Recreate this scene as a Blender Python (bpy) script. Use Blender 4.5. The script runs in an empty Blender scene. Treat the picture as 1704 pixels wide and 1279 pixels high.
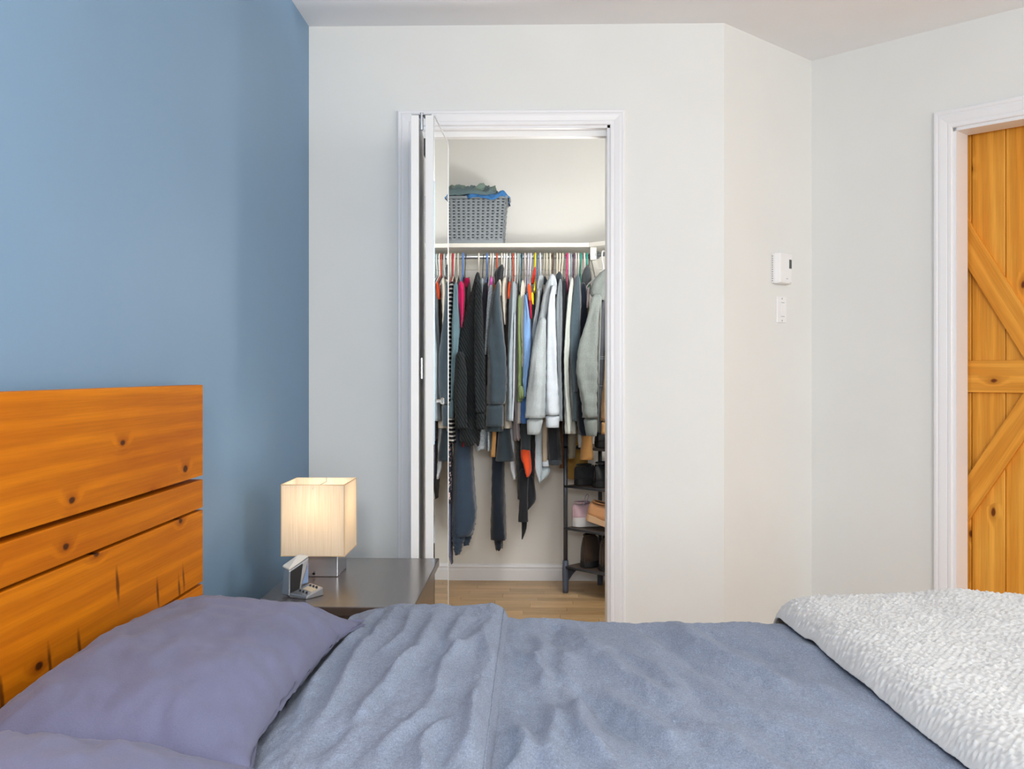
import bpy, bmesh, math, random
import numpy as np
from mathutils import Vector, noise

random.seed(7)
SC = bpy.context.scene
COL = SC.collection
PI = math.pi

# ------------------------------------------------------------------ camera, world, lights
F = 1620.0                                   # focal length in pixels of the 1704 px wide frame
CAMZ = 1.12
YAW = math.atan(38.0 / F)
cd = bpy.data.cameras.new('camera'); cam = bpy.data.objects.new('camera', cd); COL.objects.link(cam)
cd.sensor_fit = 'HORIZONTAL'; cd.sensor_width = 36.0; cd.lens = 36.0 * F / 1704.0
cd.shift_y = -19.5 / 1704.0
cd.clip_start = 0.05
cam.location = (0, 0, CAMZ); cam.rotation_euler = (PI / 2, 0, YAW)
SC.camera = cam

SC.view_settings.view_transform = 'Standard'
SC.view_settings.look = 'None'
SC.view_settings.gamma = 1.0
SC.view_settings.use_curve_mapping = False
SC.view_settings.exposure = 0.0

w = bpy.data.worlds.new('sky'); SC.world = w; w.use_nodes = True
w.node_tree.nodes['Background'].inputs[0].default_value = (0.75, 0.85, 1.0, 1)
w.node_tree.nodes['Background'].inputs[1].default_value = 1.0

def area_light(name, loc, target, sx, sy, power, color):
    l = bpy.data.lights.new(name, 'AREA'); l.shape = 'RECTANGLE'; l.size = sx; l.size_y = sy
    l.energy = power; l.color = color
    o = bpy.data.objects.new(name, l); COL.objects.link(o); o.location = loc
    d = Vector(target) - Vector(loc)
    o.rotation_euler = d.to_track_quat('-Z', 'Z').to_euler()
    return o
# daylight through the two windows behind the camera (rear wall and right wall)
area_light('rear_window_daylight', (1.2, -2.56, 1.42), (1.1, 3, 1.45), 1.9, 1.7, 80, (0.97, 0.985, 0.98))
area_light('side_window_daylight', (3.56, 0.35, 1.72), (-1, 0.55, 1.6), 1.5, 1.3, 34, (0.97, 0.985, 0.98))

# ------------------------------------------------------------------ projection helper (photo pixel + distance -> place)
def W(px, py, Y):
    xc = (px - 852.0) / F
    dx = -math.sin(YAW) + xc * math.cos(YAW)
    dy = math.cos(YAW) + xc * math.sin(YAW)
    dep = Y / dy
    return (Y * dx / dy, Y, CAMZ + (620.0 - py) / F * dep)
def WX(px, Y): return W(px, 620, Y)[0]
def WZ(py, Y, px=890): return W(px, py, Y)[2]

# ------------------------------------------------------------------ materials
def lin(h):
    if isinstance(h, str):
        h = h.lstrip('#'); c = [int(h[i:i + 2], 16) / 255 for i in (0, 2, 4)]
    else: c = list(h)
    return tuple(x / 12.92 if x <= .04045 else ((x + .055) / 1.055) ** 2.4 for x in c) + (1,)
MATS = {}
def newmat(name):
    m = bpy.data.materials.new(name); m.use_nodes = True
    nt = m.node_tree; b = nt.nodes['Principled BSDF']
    return m, nt, b
def N(nt, t, **kw):
    n = nt.nodes.new(t)
    for k, v in kw.items(): setattr(n, k, v)
    return n
def coords(nt, scale=(1, 1, 1), rot=(0, 0, 0), kind='Object'):
    tc = N(nt, 'ShaderNodeTexCoord'); mp = N(nt, 'ShaderNodeMapping')
    nt.links.new(tc.outputs[kind], mp.inputs[0])
    mp.inputs['Scale'].default_value = scale; mp.inputs['Rotation'].default_value = rot
    return mp.outputs[0]
def noise_n(nt, vec, scale, detail=3, rough=.5):
    n = N(nt, 'ShaderNodeTexNoise'); nt.links.new(vec, n.inputs['Vector'])
    n.inputs['Scale'].default_value = scale; n.inputs['Detail'].default_value = detail; n.inputs['Roughness'].default_value = rough
    return n.outputs['Fac']
def ramp(nt, fac, stops):
    r = N(nt, 'ShaderNodeValToRGB'); nt.links.new(fac, r.inputs[0])
    e = r.color_ramp.elements
    while len(e) < len(stops): e.new(.5)
    for k, (p, c) in enumerate(stops):
        e[k].position = p; e[k].color = c
    return r.outputs[0]
def mix(nt, fac, a, b, mode='MIX'):
    n = N(nt, 'ShaderNodeMix', data_type='RGBA', blend_type=mode)
    for i, v in ((0, fac), (6, a), (7, b)):
        if hasattr(v, 'is_linked') or hasattr(v, 'links'): nt.links.new(v, n.inputs[i])
        else: n.inputs[i].default_value = v
    return n.outputs[2]
def bump(nt, b, h, strength=.3, dist=.01):
    n = N(nt, 'ShaderNodeBump'); n.inputs['Strength'].default_value = strength; n.inputs['Distance'].default_value = dist
    nt.links.new(h, n.inputs['Height']); nt.links.new(n.outputs[0], b.inputs['Normal'])
def plain(name, col, rough=.5, metal=0., spec=.5, coat=0., trans=0., ior=1.45):
    if name in MATS: return MATS[name]
    m, nt, b = newmat(name)
    b.inputs['Base Color'].default_value = lin(col); b.inputs['Roughness'].default_value = rough
    b.inputs['Metallic'].default_value = metal; b.inputs['Specular IOR Level'].default_value = spec
    b.inputs['Coat Weight'].default_value = coat; b.inputs['Transmission Weight'].default_value = trans
    b.inputs['IOR'].default_value = ior
    MATS[name] = m; return m
def paint(name, col, rough=.6, tex=.06):
    m, nt, b = newmat(name)
    v = coords(nt)
    c = lin(col); k = .97
    f = noise_n(nt, v, 3.0, 3)
    nt.links.new(ramp(nt, f, [(.3, tuple(x * k for x in c[:3]) + (1,)), (.7, c)]), b.inputs['Base Color'])
    b.inputs['Roughness'].default_value = rough
    bump(nt, b, noise_n(nt, v, 260, 2), tex, .002)
    MATS[name] = m; return m
def fabric(name, col, var=.12, scale=260, bs=.35, weave=None, col2=None, sheen=.15, rough=.9, blotch=9, fold=0.):
    """woven or knitted cloth: fine mottled colour, fine relief"""
    if name in MATS: return MATS[name]
    m, nt, b = newmat(name)
    v = coords(nt)
    c = lin(col)
    f = noise_n(nt, v, scale, 3, .7)
    f2 = noise_n(nt, v, blotch, 3, .6)
    hi = lin(col2) if col2 else tuple(min(1, x * (1 + var)) for x in c[:3]) + (1,)
    lo = c if col2 else tuple(x * (1 - var) for x in c[:3]) + (1,)
    base = ramp(nt, f, [(.35, lo), (.65, hi)])
    soft = ramp(nt, f2, [(.3, (.9, .9, .9, 1)), (.7, (1.06, 1.06, 1.06, 1))])
    nt.links.new(mix(nt, 1.0, base, soft, 'MULTIPLY'), b.inputs['Base Color'])
    b.inputs['Roughness'].default_value = rough
    b.inputs['Sheen Weight'].default_value = sheen; b.inputs['Sheen Roughness'].default_value = .5
    b.inputs['Specular IOR Level'].default_value = .2
    if weave == 'rib':
        wv = N(nt, 'ShaderNodeTexWave', wave_type='BANDS', bands_direction='X'); nt.links.new(v, wv.inputs[0]); wv.inputs['Scale'].default_value = 45
        bump(nt, b, wv.outputs['Fac'], .8, .003)
    elif weave == 'knit':
        v2 = coords(nt, (1, 1, 1), (0, math.radians(28), 0))
        wv = N(nt, 'ShaderNodeTexWave', wave_type='BANDS', bands_direction='X'); nt.links.new(v2, wv.inputs[0]); wv.inputs['Scale'].default_value = 27; wv.inputs['Distortion'].default_value = 1.5; wv.inputs['Detail Scale'].default_value = 6
        bump(nt, b, wv.outputs['Fac'], .7, .005)
        nt.links.new(mix(nt, 1.0, base, ramp(nt, wv.outputs['Fac'], [(.15, (.68, .68, .68, 1)), (.75, (1.2, 1.2, 1.2, 1))]), 'MULTIPLY'), b.inputs['Base Color'])
    else:
        h = f
        if weave == 'linen':       # slubby cross weave plus soft crumple
            fx = noise_n(nt, coords(nt, (.25, 1, 1)), 560, 2, .6); fy = noise_n(nt, coords(nt, (1, .25, 1)), 560, 2, .6)
            ad = N(nt, 'ShaderNodeMath', operation='ADD'); nt.links.new(fx, ad.inputs[0]); nt.links.new(fy, ad.inputs[1])
            tone = ramp(nt, ad.outputs[0], [(.36, (.72, .72, .74, 1)), (.64, (1.2, 1.2, 1.18, 1))])
            tn = N(nt, 'ShaderNodeMath', operation='MULTIPLY'); nt.links.new(ad.outputs[0], tn.inputs[0]); tn.inputs[1].default_value = .5
            tone = ramp(nt, tn.outputs[0], [(.36, (.74, .74, .76, 1)), (.64, (1.22, 1.22, 1.2, 1))])
            nt.links.new(mix(nt, 1.0, mix(nt, 1.0, base, soft, 'MULTIPLY'), tone, 'MULTIPLY'), b.inputs['Base Color'])
            cr_ = noise_n(nt, coords(nt, (1, .6, 1)), 38, 4, .65)
            m2 = N(nt, 'ShaderNodeMath', operation='MULTIPLY_ADD'); nt.links.new(cr_, m2.inputs[0]); m2.inputs[1].default_value = 3.0; nt.links.new(f, m2.inputs[2]); h = m2.outputs[0]
        if fold:
            fo_ = noise_n(nt, coords(nt, (1, 1, .16)), 34, 3, .55)
            m2 = N(nt, 'ShaderNodeMath', operation='MULTIPLY_ADD'); nt.links.new(fo_, m2.inputs[0]); m2.inputs[1].default_value = fold; nt.links.new(f, m2.inputs[2]); h = m2.outputs[0]
        bump(nt, b, h, bs, .002)
    MATS[name] = m; return m
def stripes(name, a, bcol, period, duty=.5):
    m, nt, b = newmat(name)
    tc = N(nt, 'ShaderNodeTexCoord'); sx = N(nt, 'ShaderNodeSeparateXYZ'); nt.links.new(tc.outputs['Object'], sx.inputs[0])
    mu = N(nt, 'ShaderNodeMath', operation='MULTIPLY'); nt.links.new(sx.outputs[2], mu.inputs[0]); mu.inputs[1].default_value = 1 / period
    fr = N(nt, 'ShaderNodeMath', operation='FRACT'); nt.links.new(mu.outputs[0], fr.inputs[0])
    gt = N(nt, 'ShaderNodeMath', operation='GREATER_THAN'); nt.links.new(fr.outputs[0], gt.inputs[0]); gt.inputs[1].default_value = duty
    nt.links.new(mix(nt, gt.outputs[0], lin(a), lin(bcol)), b.inputs['Base Color']); b.inputs['Roughness'].default_value = .9
    MATS[name] = m; return m
def spots(name, stops, scale):
    m, nt, b = newmat(name)
    v = coords(nt)
    vo = N(nt, 'ShaderNodeTexVoronoi'); nt.links.new(v, vo.inputs['Vector']); vo.inputs['Scale'].default_value = scale
    nt.links.new(ramp(nt, vo.outputs['Distance'], stops), b.inputs['Base Color']); b.inputs['Roughness'].default_value = .9
    MATS[name] = m; return m
def wood(name, light, dark, knot, axis='Y', grain=1.0, rough=.45, knots=True, kscale=5.5, marks=False, contrast=1.0, vary=0., spec=.25, relief=.05, coat=0.):
    """stained pine: fine growth lines along an axis, colour drift, scattered knots, optional cross cuts"""
    m, nt, b = newmat(name)
    tc = N(nt, 'ShaderNodeTexCoord'); oi = N(nt, 'ShaderNodeObjectInfo')
    se = N(nt, 'ShaderNodeSeparateXYZ'); nt.links.new(tc.outputs['Object'], se.inputs[0])
    def math2(op, a, bb, c=None):
        n = N(nt, 'ShaderNodeMath', operation=op)
        for k, q in enumerate((a, bb) if c is None else (a, bb, c)):
            if isinstance(q, (int, float)): n.inputs[k].default_value = q
            else: nt.links.new(q, n.inputs[k])
        return n.outputs[0]
    al = {'X': 0, 'Y': 1, 'Z': 2}[axis]
    ac = {'X': 2, 'Y': 2, 'Z': 0}[axis]; ad = 3 - al - ac
    rnd = oi.outputs['Random']
    A = math2('MULTIPLY_ADD', rnd, 13.7, se.outputs[al]); C = math2('MULTIPLY_ADD', rnd, 7.9, se.outputs[ac])
    D = se.outputs[ad]
    def vec(a, c, sa, sc_):
        v = N(nt, 'ShaderNodeCombineXYZ'); nt.links.new(math2('MULTIPLY', a, sa), v.inputs[0]); nt.links.new(math2('MULTIPLY', c, sc_), v.inputs[1]); nt.links.new(math2('MULTIPLY', D, sc_), v.inputs[2])
        return v.outputs[0]
    kv = N(nt, 'ShaderNodeTexVoronoi', voronoi_dimensions='2D'); nt.links.new(vec(A, C, .55, 1.), kv.inputs['Vector']); kv.inputs['Scale'].default_value = kscale
    kd = math2('MULTIPLY_ADD', noise_n(nt, vec(A, C, 18., 30.), 1.0, 2), .10, math2('SUBTRACT', kv.outputs['Distance'], .05))
    krn = N(nt, 'ShaderNodeSeparateColor'); nt.links.new(kv.outputs['Color'], krn.inputs[0])
    keep = math2('GREATER_THAN', krn.outputs[0], .62)
    near = math2('MULTIPLY', math2('SUBTRACT', 1.0, math2('MINIMUM', math2('MULTIPLY', kd, 3.6), 1.0)), keep)
    # growth lines: mostly straight, bending near a knot
    ph_ = math2('MULTIPLY_ADD', noise_n(nt, vec(A, C, .5, 4.), 1.6, 3), 9.0, math2('MULTIPLY', C, 150 * grain))
    ph_ = math2('MULTIPLY_ADD', near, 5.0, ph_)
    ln = math2('SINE', ph_, 0)
    lines = ramp(nt, ln, [(.0, (1 - .13 * contrast, 1 - .17 * contrast, 1 - .24 * contrast, 1)), (.85, (1, 1, 1, 1))])
    drift = noise_n(nt, vec(A, C, 1.2, 7.), 1.0, 4, .6)
    c = mix(nt, 1.0, ramp(nt, drift, [(.3, lin(dark)), (.65, lin(light))]), lines, 'MULTIPLY')
    fine = noise_n(nt, vec(A, C, 6., 260.), 1.0, 2)
    c = mix(nt, 1.0, c, ramp(nt, fine, [(.3, (.90, .88, .84, 1)), (.7, (1.05, 1.04, 1.03, 1))]), 'MULTIPLY')
    if knots:
        halo = ramp(nt, near, [(.35, (1, 1, 1, 1)), (.8, (.74, .66, .55, 1))])
        c = mix(nt, 1.0, c, halo, 'MULTIPLY')
        c = mix(nt, ramp(nt, near, [(.74, (0, 0, 0, 1)), (.86, (1, 1, 1, 1))]), c, lin(knot))
    if marks:
        mv = N(nt, 'ShaderNodeTexVoronoi', voronoi_dimensions='2D'); nt.links.new(vec(math2('MULTIPLY_ADD', C, .16, A), C, 5.5, 1.1), mv.inputs['Vector']); mv.inputs['Scale'].default_value = 3.0
        mr = N(nt, 'ShaderNodeSeparateColor'); nt.links.new(mv.outputs['Color'], mr.inputs[0])
        md_ = math2('MULTIPLY_ADD', noise_n(nt, vec(A, C, 40., 25.), 1.0, 2), .14, mv.outputs['Distance'])
        mk_ = math2('MULTIPLY', math2('SUBTRACT', 1.0, math2('MINIMUM', math2('MULTIPLY', md_, 4.3), 1.0)), math2('GREATER_THAN', mr.outputs[1], .30))
        c = mix(nt, ramp(nt, mk_, [(.12, (0, 0, 0, 1)), (.5, (.8, .8, .8, 1))]), c, lin(knot))
    if vary:
        c = mix(nt, 1.0, c, ramp(nt, rnd, [(0., (1 - vary,) * 3 + (1,)), (1., (1.04,) * 3 + (1,))]), 'MULTIPLY')
    nt.links.new(c, b.inputs['Base Color'])
    b.inputs['Roughness'].default_value = rough; b.inputs['Specular IOR Level'].default_value = spec
    bump(nt, b, ln, relief, .001)
    b.inputs['Coat Weight'].default_value = coat; b.inputs['Coat Roughness'].default_value = .18; b.inputs['Coat IOR'].default_value = 1.7
    MATS[name] = m; return m

M_wall = paint('warm_white_paint', '#e6e7e5', .7)
M_blue = paint('blue_wall_paint', '#7b9cba', .5, .05)
M_ceil = paint('ceiling_paint', '#f7f8fb', .8)
M_trim = plain('white_trim_gloss', '#ebebee', .35)
M_closet = paint('closet_white_paint', '#ebe9e4', .7)
M_white = plain('white_lacquer', '#ececec', .4)
M_plastic_w = plain('white_plastic', '#eeeeef', .4)
M_pine = wood('honey_pine', '#d9810c', '#c46b06', '#4a2306', 'Y', 1.0, .55, True, 9.5, False, 1.2, 0., .12)
M_pine_m = wood('honey_pine_scarred', '#d9810c', '#c46b06', '#4a2306', 'Y', 1.0, .55, True, 9.5, True, 1.2, 0., .12)
M_barn = wood('amber_barn_pine', '#f4b34c', '#e09029', '#6a340c', 'Z', .8, .5, True, 8)
M_barn_h = wood('amber_barn_rail', '#efab47', '#db8a24', '#6a340c', 'X', .8, .5, True, 8)
M_floor = wood('oak_laminate', '#dcb98b', '#c49f71', '#70451c', 'X', .6, .32, False, 2.0, False, .7, .22)
M_wenge = wood('dark_wenge_veneer', '#50423a', '#3b302b', '#1c1614', 'Y', 1.4, .3, False, 2.0, False, 1.0, 0., .5, .0, .5)
M_chrome = plain('polished_chrome', '#d8d8da', .08, 1.0)
M_steel = plain('brushed_steel', '#b9bcc0', .28, 1.0)
M_mirror = plain('mirror_silver', '#f4f6f5', .0, 1.0)
M_black = plain('black_plastic', '#17181a', .35)
M_darkgrey = plain('dark_grey_enamel', '#3c4048', .4)
M_clear = plain('clear_plastic', '#f2f6f6', .05, 0, .5, 0, .85)

# ------------------------------------------------------------------ mesh helpers
def link(name, me, mat, parent=None, smooth=False):
    if mat is not None and not me.materials: me.materials.append(mat)
    if smooth:
        me.polygons.foreach_set('use_smooth', [True] * len(me.polygons)); me.update()
    o = bpy.data.objects.new(name, me); COL.objects.link(o)
    if parent is not None: o.parent = parent
    return o
def pyd(name, v, f, mat, parent=None, smooth=False, origin=None):
    if origin is not None:
        v = [(a - origin[0], b - origin[1], c - origin[2]) for a, b, c in v]
    me = bpy.data.meshes.new(name); me.from_pydata([tuple(p) for p in v], [], f); me.validate(); me.update()
    return link(name, me, mat, parent, smooth)
def root(name, label, cat, loc, group=None, kind=None):
    o = bpy.data.objects.new(name, None); COL.objects.link(o); o.location = loc; o.empty_display_size = .05
    return tag(o, label, cat, group, kind)
def tag(o, label, cat, group=None, kind=None):
    o['label'] = label; o['category'] = cat
    if group: o['group'] = group
    if kind: o['kind'] = kind
    return o
def struct(o, label, cat):
    o['kind'] = 'structure'; o['label'] = label; o['category'] = cat; return o
class MB:
    def __init__(s): s.v = []; s.f = []
    def add(s, v, f):
        n = len(s.v); s.v += [tuple(p) for p in v]; s.f += [tuple(i + n for i in q) for q in f]
    def box(s, x0, x1, y0, y1, z0, z1):
        s.add([(x0, y0, z0), (x1, y0, z0), (x1, y1, z0), (x0, y1, z0), (x0, y0, z1), (x1, y0, z1), (x1, y1, z1), (x0, y1, z1)],
              [(0, 3, 2, 1), (4, 5, 6, 7), (0, 1, 5, 4), (1, 2, 6, 5), (2, 3, 7, 6), (3, 0, 4, 7)])
    def tube(s, pts, r, n=6, closed=False):
        pts = [Vector(p) for p in pts]; rings = []
        m = len(pts); up = Vector((.31, .17, .93)).normalized()
        for i, p in enumerate(pts):
            a = pts[(i - 1) % m] if (closed or i > 0) else p
            b = pts[(i + 1) % m] if (closed or i < m - 1) else p
            t = (b - a).normalized()
            u = t.cross(up)
            if u.length < 1e-4: u = t.cross(Vector((1, 0, 0)))
            u.normalize(); w_ = t.cross(u).normalized()
            if rings and u.dot(lastu) < 0: u = -u; w_ = -w_
            lastu = u
            rr = r[i] if isinstance(r, (list, tuple)) else r
            rings.append([p + u * (rr * math.cos(2 * PI * k / n)) + w_ * (rr * math.sin(2 * PI * k / n)) for k in range(n)])
        v = [q for rg in rings for q in rg]; f = []
        seg = m if closed else m - 1
        for i in range(seg):
            j = (i + 1) % m
            for k in range(n):
                f.append((i * n + k, i * n + (k + 1) % n, j * n + (k + 1) % n, j * n + k))
        if not closed:
            f.append(tuple(range(n))); f.append(tuple((m - 1) * n + k for k in reversed(range(n))))
        s.add(v, f)
    def prism(s, outline, y0, y1, axis='Y'):
        """outline in two axes, pushed along the third"""
        n = len(outline)
        def p(a, b, t): return {'Y': (a, t, b), 'X': (t, a, b), 'Z': (a, b, t)}[axis]
        v = [p(a, b, y0) for a, b in outline] + [p(a, b, y1) for a, b in outline]
        f = [tuple(range(n)), tuple(range(2 * n - 1, n - 1, -1))] + [(i, (i + 1) % n, n + (i + 1) % n, n + i) for i in range(n)]
        s.add(v, f)
    def build(s, name, mat, parent=None, smooth=False, bevel=0., origin=None, seg=2, xf=None):
        v = s.v
        if origin is not None: v = [(a - origin[0], b - origin[1], c - origin[2]) for a, b, c in v]
        me = bpy.data.meshes.new(name); me.from_pydata(v, [], s.f); me.validate()
        bm = bmesh.new(); bm.from_mesh(me)
        bmesh.ops.recalc_face_normals(bm, faces=bm.faces)
        if bevel > 0:
            es = [e for e in bm.edges if len(e.link_faces) == 2 and e.calc_face_angle(0) > .6]
            bmesh.ops.bevel(bm, geom=es, offset=bevel, segments=seg, profile=.6, affect='EDGES', clamp_overlap=True)
        bm.to_mesh(me); bm.free(); me.update()
        return link(name, me, mat, parent, smooth)
def box(name, x0, x1, y0, y1, z0, z1, mat, parent=None, bevel=0., origin=None):
    b = MB(); b.box(x0, x1, y0, y1, z0, z1); return b.build(name, mat, parent, False, bevel, origin)
def grid_mesh(P, cu=False):
    """P: (m, n, 3) array -> verts, quads"""
    m, n = P.shape[:2]
    v = P.reshape(-1, 3).tolist(); f = []
    for i in range(m - 1):
        for j in range(n - 1 if not cu else n):
            f.append((i * n + j, i * n + (j + 1) % n, (i + 1) * n + (j + 1) % n, (i + 1) * n + j))
    return v, f
def fbm(x, y, z=0., o=4):
    return noise.fractal(Vector((x, y, z)), .9, 2.0, o, noise_basis='PERLIN_ORIGINAL')

# ------------------------------------------------------------------ the setting
XL = WX(514, 3.68)            # blue wall plane
YA = 3.68                     # closet wall plane (room side)
YB = 5.26                     # closet back wall
H = WZ(41, YA)                # ceiling
cA = Vector((WX(1205, YA), YA))           # where the closet wall turns 45 degrees
cB = Vector((cA.x + .455, cA.y + .455))   # inner corner by the thermostat wall
XR, YREAR = 3.6, -2.6
OX0, OX1 = WX(687, YA), WX(1015, YA)      # closet opening
OZ = WZ(209, YA)
TH = .12

fl = box('floor', -1.3, XR + .1, YREAR - .1, 5.5, -.1, -.008, M_floor); struct(fl, 'oak laminate floor running into the closet', 'floor')
# laminate boards in the closet, where they can be told apart
y = 3.70; r = 0
pm = {}
while y < YB:
    wd = .068
    x = -1.02 - (r * .173) % .38
    while x < 1.0:
        x0, x1 = max(x, -1.0), min(x + .38, 1.05)
        lim = 5.66 - (y + wd)
        x1 = min(x1, lim)
        if x1 - x0 > .05 and min(y + wd, YB) - y > .02:
            p = box('plank', x0 + .0006, x1 - .0006, y + .0006, min(y + wd, YB) - .0006, -.008, 0, M_floor, fl, .001)
        x += .38
    y += wd; r += 1

wl = box('wall_left', XL - .12, XL, YREAR - .1, YA, 0, H, M_blue); struct(wl, 'blue painted bedroom wall behind the headboard', 'wall')
b = MB()
b.box(XL - .5, OX0, YA, YA + TH, 0, H); b.box(OX1, cA.x, YA, YA + TH, 0, H); b.box(OX0, OX1, YA, YA + TH, OZ, H)
wa = b.build('wall_closet_side', M_wall); struct(wa, 'warm white wall holding the closet doorway', 'wall')
def wall_seg(name, p, q, z0, z1, th, mat, gap=None):
    """vertical wall from p to q in plan, thickness to the right-hand side of p->q turned left (away from the room)"""
    d = (q - p).normalized(); n = Vector((-d.y, d.x)) * th
    b = MB()
    L = (q - p).length
    parts = [(0, L, z0, z1)] if gap is None else [(0, gap[0], z0, z1), (gap[1], L, z0, z1), (gap[0], gap[1], gap[2], z1)]
    for s0, s1, za, zb in parts:
        a, c = p + d * s0, p + d * s1
        v = [(a.x, a.y, za), (c.x, c.y, za), (c.x + n.x, c.y + n.y, za), (a.x + n.x, a.y + n.y, za)]
        b.add(v + [(x, y_, zb) for x, y_, _ in v], [(0, 3, 2, 1), (4, 5, 6, 7), (0, 1, 5, 4), (1, 2, 6, 5), (2, 3, 7, 6), (3, 0, 4, 7)])
    return b.build(name, mat)
wb = wall_seg('wall_thermostat_side', cA, cB, 0, H, .10, M_wall); struct(wb, 'short diagonal white wall carrying the thermostat', 'wall')
dC = Vector((1, -1)).normalized(); nC = Vector((1, 1)).normalized()
S0 = (WX(1592, 3.69) - cB.x) * math.sqrt(2)     # first door jamb along the diagonal wall
S1 = S0 + .80
DZ = 2.045
cC = Vector((XR, cB.x + cB.y - XR))
wc = wall_seg('wall_door_side', cB, cC, 0, H, .10, M_wall, (S0, S1, DZ)); struct(wc, 'diagonal white wall with the sliding wooden door', 'wall')
# right wall with a window opening, rear wall with a window opening (both behind the camera)
def wall_win(name, horizontal, a0, a1, c0, c1, w0, w1, z0, z1):
    b = MB()
    for s0, s1, za, zb in ((a0, w0, 0, H), (w1, a1, 0, H), (w0, w1, 0, z0), (w0, w1, z1, H)):
        if horizontal: b.box(s0, s1, c0, c1, za, zb)
        else: b.box(c0, c1, s0, s1, za, zb)
    return b.build(name, M_wall)
wr = wall_win('wall_right', False, YREAR, cC.y, XR, XR + .12, -.45, 1.15, 1.0, 2.38); struct(wr, 'plain white side wall with a window', 'wall')
wk = wall_win('wall_rear', True, XL, XR, YREAR - .12, YREAR, .2, 2.2, .5, 2.34); struct(wk, 'plain white rear wall with a window', 'wall')
def window(name, horizontal, c, w0, w1, z0, z1, lab):
    o = None; b = MB(); t = .05
    for s0, s1, za, zb in ((w0, w0 + t, z0, z1), (w1 - t, w1, z0, z1), (w0, w1, z0, z0 + t), (w0, w1, z1 - t, z1), ((w0 + w1) / 2 - .02, (w0 + w1) / 2 + .02, z0, z1)):
        if horizontal: b.box(s0, s1, c - .05, c, za, zb)
        else: b.box(c, c + .05, s0, s1, za, zb)
    o = b.build(name, M_trim); struct(o, lab, 'window'); return o
window('window_1', True, YREAR - .06, .2, 2.2, .5, 2.34, 'white framed window in the rear wall')
window('window_2', False, XR + .06, -.45, 1.15, 1.0, 2.38, 'white framed window in the side wall')
ce = box('ceiling', -1.3, XR + .2, YREAR - .2, 5.6, H, H + .1, M_ceil); struct(ce, 'flat white ceiling', 'ceiling')
# added bedroom fill light shaped as a ceiling lamp (behind the camera)
cl_ = root('added_ceiling_lamp', 'round frosted ceiling lamp added out of view as bedroom fill light', 'lamp', (-.1, -.75, H)); bpy.context.view_layer.update()
def child(o, par):
    o.parent = par; o.matrix_parent_inverse = par.matrix_basis.inverted(); return o
b = MB(); b.tube([(-.1, -.75, H - .0005), (-.1, -.75, H - .025)], .16, 28); child(b.build('canopy', M_white, None, True), cl_)
m, nt, bs_ = newmat('added_ceiling_lamp_glass'); bs_.inputs['Emission Color'].default_value = (1, .98, .95, 1); bs_.inputs['Emission Strength'].default_value = 4
b = MB(); b.tube([(-.1, -.75, H - .025 - z) for z in (0, .03, .055, .07)], [.15, .14, .10, .03], 28); child(b.build('shade', m, None, True), cl_)
l3 = bpy.data.lights.new('added_bedroom_fill', 'POINT'); l3.energy = 95; l3.color = (.98, .99, .98); l3.shadow_soft_size = .16
lq = bpy.data.objects.new('added_bedroom_fill', l3); COL.objects.link(lq); lq.location = (-.1, -.75, H - .72)
# closet shell
SX = 5.66
bw = box('wall_closet_back', -1.1, 1.0, YB, YB + .1, 0, H, M_closet); struct(bw, 'white back wall of the closet', 'wall')
cl = box('wall_closet_left', -1.1, -1.0, YA + TH, YB, 0, H, M_closet); struct(cl, 'white side wall of the closet behind the folded door', 'wall')
cr = wall_seg('wall_closet_right', Vector((SX - YB, YB)), Vector((SX - 4.25, 4.25)), 0, H, .06, M_closet); struct(cr, 'diagonal white closet wall beside the shoe rack', 'wall')
cw = box('wall_closet_return', .95, 1.5, YA + TH + .2, 4.3, 0, H, M_closet); 
bpy.data.objects.remove(cw)

# moulded casing profile: (across, proud) pairs
PROF = [(0, 0), (0, .010), (.003, .0125), (.012, .013), (.0145, .0118), (.017, .013), (.034, .0165), (.040, .0168), (.0425, .0158), (.045, .0175), (.052, .0180), (.056, .0155), (.056, 0)]
def casing(name, wdt, p0, p1, outv, frontv, mat, parent=None, miter0=0., miter1=0.):
    """moulding running p0->p1; 'outv' points from the inner edge outwards, 'frontv' off the wall"""
    p0, p1, outv, frontv = Vector(p0), Vector(p1), Vector(outv), Vector(frontv)
    d = (p1 - p0).normalized(); k = wdt / .056; n = len(PROF)
    v = [p0 + outv * (a * k) + frontv * c - d * (a * k * miter0) for a, c in PROF] + [p1 + outv * (a * k) + frontv * c + d * (a * k * miter1) for a, c in PROF]
    f = [(i, i + 1, n + i + 1, n + i) for i in range(n - 1)] + [tuple(range(n)), tuple(range(2 * n - 1, n - 1, -1))]
    b = MB(); b.add(v, f); return b.build(name, mat, parent)
CW = WX(1040, YA) - WX(1015, YA)
t1 = root('trim_1', 'white moulded casing around the closet doorway', 'door casing', ((OX0 + OX1) / 2, YA, 0), None, 'structure')
o_ = t1.location
def child_casing(par, *a, **k):
    o = casing(*a, **k); o.parent = par
    o.matrix_parent_inverse = par.matrix_basis.inverted(); return o
bpy.context.view_layer.update()
fr = (0, -1, 0)
child_casing(t1, 'side_casing', CW, (OX0, YA, 0), (OX0, YA, OZ), (-1, 0, 0), fr, M_trim, miter1=1)
child_casing(t1, 'side_casing', CW, (OX1, YA, 0), (OX1, YA, OZ), (1, 0, 0), fr, M_trim, miter1=1)
child_casing(t1, 'head_casing', CW, (OX0, YA, OZ), (OX1, YA, OZ), (0, 0, 1), fr, M_trim, miter0=1, miter1=1)
def child(o, par):
    o.parent = par; o.matrix_parent_inverse = par.matrix_basis.inverted(); return o
J = .010
child(box('jamb', OX0, OX0 + J, YA - .001, YA + TH, 0, OZ, M_trim), t1)
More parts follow.
